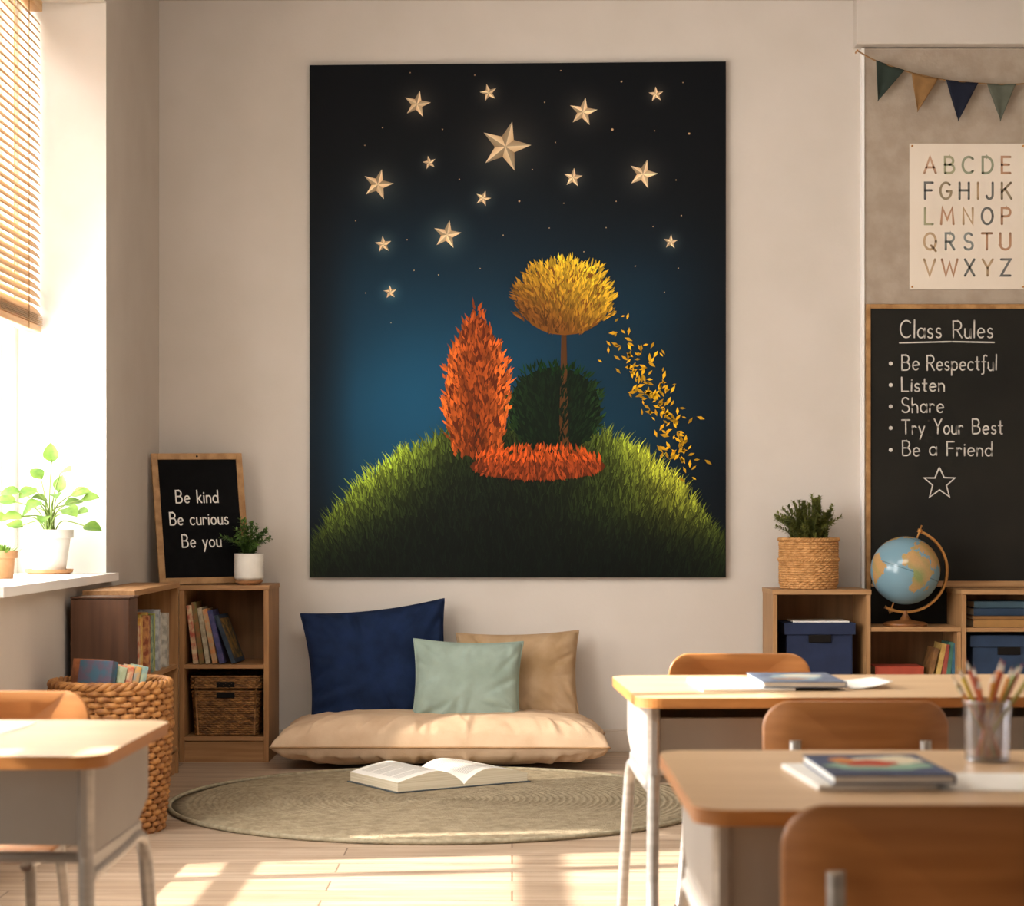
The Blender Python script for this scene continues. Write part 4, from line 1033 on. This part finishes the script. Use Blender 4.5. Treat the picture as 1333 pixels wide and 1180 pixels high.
def chair(label, x, y, rz, group='plywood school chairs', top=.725, first=[None]):
    if first[0]:
        c = copy_tree(first[0]); c.location = (x, y, top-.725); c.rotation_euler = (0, 0, rz); c['label'] = label
        return c
    t = thing('school_chair', label, 'chair', (x, y, 0), (0, 0, rz), group)
    w, h = .40, .205
    def cur(xx): return .045*(xx/(w/2))**2
    # backrest : rounded outline, curved toward the sitter (+y)
    b = MB(); n = 40
    ol = rrect(-w/2, w/2, .725-h, .725, .055, 10)
    def ring(sc, yo):
        out_ = []
        for (x_, z_) in ol:
            X = x_*sc; Z = .725-h/2+(z_-.725+h/2)*sc
            bow = .010*(1-(x_/(w/2))**2) if z_ > .725-h/2 else -.006*(1-(x_/(w/2))**2)
            out_.append((X, cur(X)+yo+.10*(.62-Z)*-.35, Z+bow*sc))
        return out_
    m_ = len(ol)
    scs = [(.0, 0), (.25, 0), (.5, 0), (.75, 0), (.975, 0), (1, .003)]
    vs = []; fs = []
    lay = [(s, -.0-yy*-1) for s, yy in scs]+[(s, .011-yy) for s, yy in scs[::-1]]
    for s, yo in lay: vs += ring(max(s, .001), yo)
    for i in range(len(lay)-1):
        for k in range(m_): fs.append((i*m_+k, i*m_+(k+1) % m_, (i+1)*m_+(k+1) % m_, (i+1)*m_+k))
    b.add(vs, fs); br_ = b.build('backrest', 'ply', t, smooth=True)
    # seat
    b = MB()
    sp_ = rrect(-.2, .2, .03, .41, .06, 8)
    vs = []; fs = []; m_ = len(sp_)
    for s, zo in ((.001, 0), (.4, 0), (.75, 0), (.97, 0), (1, -.004), (1, -.009), (.97, -.012), (.001, -.012)):
        for x_, y_ in sp_:
            X = x_*s; Y = .22+(y_-.22)*s
            vs.append((X, Y, .43+zo+.02*(X/.2)**2-.03*max(0, (Y-.33)/.08)**2*.4))
    for i in range(7):
        for k in range(m_): fs.append((i*m_+k, i*m_+(k+1) % m_, (i+1)*m_+(k+1) % m_, (i+1)*m_+k))
    b.add(vs, fs[::1]); b.build('seat', 'ply', t, smooth=True, angle=50)
    for s in (-1, 1):
        X = s*.138
        b = MB(); b.tube(catmull([(X, .36, .405), (X, .12, .40), (X, .02, .42), (X, -.016, .5), (X, -.012, .6), (X, -.008, .65)], 6), [.0125]*31, 10)
        b.build('back_post', 'steel', t, smooth=True)
        for yy, dy in ((.09, -.05), (.34, .05)):
            b = MB(); b.tube([(X+s*.004, yy, .402), (X+s*.03, yy+dy, .012)], .0115, 10); lg = b.build('leg', 'steel', t, smooth=True)
            b = MB(); b.lathe([(.014, 0), (.015, .018), (.012, .022)], 10, T=Matrix.Translation((X+s*.03, yy+dy, 0))); b.build('foot_cap', 'hole', lg, smooth=True, angle=40)
        for z in (.59, .632):
            b = MB(); b.lathe([(.001, .004), (.006, .003), (.007, 0)], 10, T=Matrix.Translation((X, .012+cur(X)+.01, z)) @ Matrix.Rotation(R(-90), 4, 'X')); b.build('bolt', 'steel', br_, smooth=True)
    first[0] = t
    return t
def cx_at(px, d): return (px-CX)*d/F
chair('nearest plywood chair with grey back posts, back towards the viewer at the bottom right', cx_at(1027, 2.45)+.2, 2.47, 0)
chair('middle plywood chair tucked under the far right desk, its seat facing away', cx_at(995, 4.08)+.2, 4.06, 0, top=.712)
chair('farthest plywood chair behind the far right desk', cx_at(868, 5.42)+.2, 5.42, R(180), top=.725)
chair('plywood chair behind the desk at the left edge', cx_at(124, 4.22)-.2, 4.22, R(180), top=.725)
# ------------------------------------------------------------------ things on the desks
DT = .7005
def flat_book(label, c, rz, w, d, th, cov, art, name='book', group=None):
    t = thing(name, label, 'book', (c[0], c[1], c[2]), (0, 0, rz), group)
    b = MB(); b.box(-w/2, w/2, -d/2, d/2, 0, .002); b.box(-w/2, w/2, -d/2, d/2, th-.002, th); b.box(w/2-.002, w/2, -d/2, d/2, .002, th-.002); b.build('cover', cov, t, bevel=.0008)
    b = MB(); b.box(-w/2+.003, w/2-.003, -d/2+.003, d/2-.003, .002, th-.002); b.build('pages', 'pagew', t)
    if art:
        b = MB()
        r = random.Random(4)
        for c_, x_, y_, rx, ry in art:
            b.add([(x_+rx*cos(k*pi/9)*(1+.12*sin(k*2.3)), y_+ry*sin(k*pi/9)*(1+.12*cos(k*1.7)), th+.0004+.0001*len(b.v)/18) for k in range(18)], [tuple(range(18))], 0, lin(c_))
        b.build('cover_picture', 'vcp', t, colors=True)
    return t
b = MB(); b.box(-.09, .09, -.13, .13, 0, .009); o = b.build('notebook', 'pagew', loc=(.545, 2.995, DT), bevel=.002)
o.rotation_euler = (0, 0, R(4)); tag(o, 'white notebook under the navy picture book on the near desk', 'notebook')
o.location = (.535, 2.97, DT)
flat_book('navy covered picture book on the near right desk', (.565, 2.965, DT+.0095), R(1.5), .185, .255, .014, cmat('2c3a58', '33456a', 12),
          [('8fae98', .0, -.02, .08, .05), ('d8cfb4', .02, .04, .06, .045), ('b0503c', -.01, .01, .045, .04), ('d9cdb0', .05, .07, .025, .03), ('c98a54', -.045, .05, .02, .03)])
b = MB(); b.box(-.16, .13, -.1, .1, 0, .0012); o = b.build('paper_sheet', 'pagew', loc=(.80, 2.93, DT)); o.rotation_euler = (0, 0, R(-3)); tag(o, 'blank paper sheet in front of the pencil cup', 'paper')
o.hide_render = False
b = MB(); b.box(-.11, .11, -.15, .15, 0, .007); o = b.build('notebook', 'pagew', loc=(.555, 4.66, DT), bevel=.002); o.rotation_euler = (0, 0, R(2)); tag(o, 'white notebook on the far right desk', 'notebook')
flat_book('grey blue covered book resting on the far right desk beside the notebook', (.66+.03, 4.655, DT+.0078), R(1), .20, .28, .014, cmat('6c7686', '59647a', 12),
          [('93a3a8', .0, .0, .06, .09), ('c2bfae', .02, .04, .05, .045), ('a08a7c', -.02, -.05, .045, .03)])
b = MB(); b.grid(lambda u, v: (-.05+.1*u, -.12+.24*v, .0012+.018*u*u*(1-.5*v)), 10, 8); o = b.build('paper_sheet', 'pagew', loc=(.86, 4.68, DT), smooth=True); tag(o, 'curled white paper to the right of the grey blue book', 'paper')
so = o.modifiers.new('s', 'SOLIDIFY'); so.thickness = .001; so.offset = 1
t = thing('paper_sheet', 'printed white sheet on the desk at the left edge', 'paper', (-1.08, 3.70, DT), (0, 0, R(-6)))
b = MB(); b.box(-.15, .125, -.11, .11, 0, .0012); b.build('sheet', 'pagew', t)
b = MB()
for k in range(7): b.box(-.12, .03+.05*(k % 2), -.08+k*.024, -.074+k*.024, .0013, .0016)
b.build('printed_lines', 'print', t)
# pencil cup
pc = (cx_at(1285, 3.2), 3.2)
t = thing('pencil_cup', 'clear plastic cup holding coloured pencils on the near right desk', 'cup', (pc[0], pc[1], DT))
b = MB(); b.lathe([(.034, 0), (.0365, .003), (.0405, .1), (.039, .1), (.035, .006), (.001, .005)], 36, cap1=False); b.build('cup_wall', 'cup', t, smooth=True, angle=40)
b = MB(); b.tube([(.040*cos(a), .040*sin(a), .1) for a in [2*pi*k/36 for k in range(36)]], .0018, 6, closed=True); b.build('rim', 'cuprim', t, smooth=True)
b = MB(); b.lathe([(.035, .0), (.0365, .004)], 32); b.build('cup_base', 'cuprim', t, smooth=True)
pens = [('d8782c', 'orange'), ('b8502c', 'rust'), ('d89a30', 'amber'), ('c4402c', 'red'), ('c9b43a', 'yellow'), ('8a9a3c', 'olive'), ('a8602c', 'brown'), ('d06a3c', 'coral'), ('b04c58', 'pink'), ('6d8048', 'green'), ('cc8430', 'ochre'), ('9c3c28', 'maroon'), ('dc9450', 'peach'), ('a8a048', 'lime')]
for k, (c, nmn) in enumerate(pens):
    a = k*2.399; ro = .029*math.sqrt((k+.5)/14); a2 = a+pi+rnd.uniform(-.5, .5)
    top = Vector((ro*cos(a)*1.5, ro*sin(a), .1)); bot = Vector((.026*cos(a2)*rnd.uniform(.5, 1), .022*sin(a2), .009))
    d = (top-bot).normalized(); ln = rnd.uniform(.145, .175)
    pt = thing('pencil', '%s coloured pencil standing in the clear cup' % nmn, 'pencil', (pc[0]+bot.x, pc[1]+bot.y, DT+bot.z), group='coloured pencils in the cup')
    rq = Vector((0, 0, 1)).rotation_difference(d); pt.rotation_euler = rq.to_euler()
    b = MB(); b.lathe([(.0036, 0), (.0036, ln-.02)], 6); b.build('barrel', cmat(c, None, 10, .4), pt)
    b = MB(); b.lathe([(.0036, ln-.02), (.0013, ln-.006)], 8); b.build('wood_cone', 'poster', pt)
    b = MB(); b.lathe([(.0013, ln-.006), (.0003, ln)], 6); b.build('lead', cmat(c, None, 10, .4), pt)
# =================================================================== LIGHT, SKY, CAMERA
w = bpy.data.worlds.new('sky'); M['vcg'].node_tree.nodes['Principled BSDF'].inputs['Specular IOR Level'].default_value = .6; scn.world = w; w.use_nodes = True
bg = w.node_tree.nodes['Background']; bg.inputs[0].default_value = (1.0, .97, .93, 1); bg.inputs[1].default_value = 1.15
def light(kind, name, loc, rot, energy, colr, **k):
    l = bpy.data.lights.new(name, kind); l.energy = energy; l.color = colr
    for a, v in k.items(): setattr(l, a, v)
    o = bpy.data.objects.new(name, l); col.objects.link(o); o.location = loc; o.rotation_euler = rot; return o
sd = Vector((1, .15, -.8)).normalized()
s = light('SUN', 'sun', (-6, 3, 6), (0, 0, 0), 13, (1, .945, .87), angle=.014)
s.rotation_euler = Vector((0, 0, -1)).rotation_difference(sd).to_euler()
for i, (a, c_, s0, s1) in enumerate(WINS):
    light('AREA', 'window_skylight', (XW-WT-.06, (a+c_)/2, (s0+s1)/2+.1), (0, R(-90), 0), (95, 200, 5)[i], (1, .975, .95), shape='RECTANGLE', size=s1-s0, size_y=c_-a)
light('AREA', 'room_fill', (.6, -.9, 2.3), (R(78), 0, 0), 4, (1, .95, .9), shape='RECTANGLE', size=3.6, size_y=2.2)
light('AREA', 'back_wall_fill', (.2, 5.0, 3.35), (R(36), 0, 0), 52, (1, .965, .92), shape='RECTANGLE', size=3.0, size_y=1.0)  # added area lamp under the ceiling, brightens the back wall
sp = light('SPOT', 'added_cushion_spot', (-3.6, 7.2, 3.0), (0, 0, 0), 900, (1, .9, .76), spot_size=R(10), spot_blend=.25, shadow_soft_size=.02)  # added spot lamp, makes the sun patch on cushion and book
sp.rotation_euler = Vector((0, 0, -1)).rotation_difference(Vector((-.2, 8.35, .15))-Vector((-3.6, 7.2, 3.0))).to_euler()
cam = bpy.data.cameras.new('camera'); co = bpy.data.objects.new('camera', cam); col.objects.link(co)
co.location = (0, 0, H); co.rotation_euler = (R(90), 0, 0)
cam.sensor_fit = 'HORIZONTAL'; cam.sensor_width = 36; cam.lens = 36*F/1333; cam.shift_y = 90/1333; cam.clip_start = .05
cam.dof.use_dof = True; cam.dof.focus_distance = 8.7; cam.dof.aperture_fstop = 5.2
scn.camera = co
scn.view_settings.view_transform = 'Standard'; scn.view_settings.look = 'None'; scn.view_settings.exposure = .38; scn.view_settings.gamma = 1
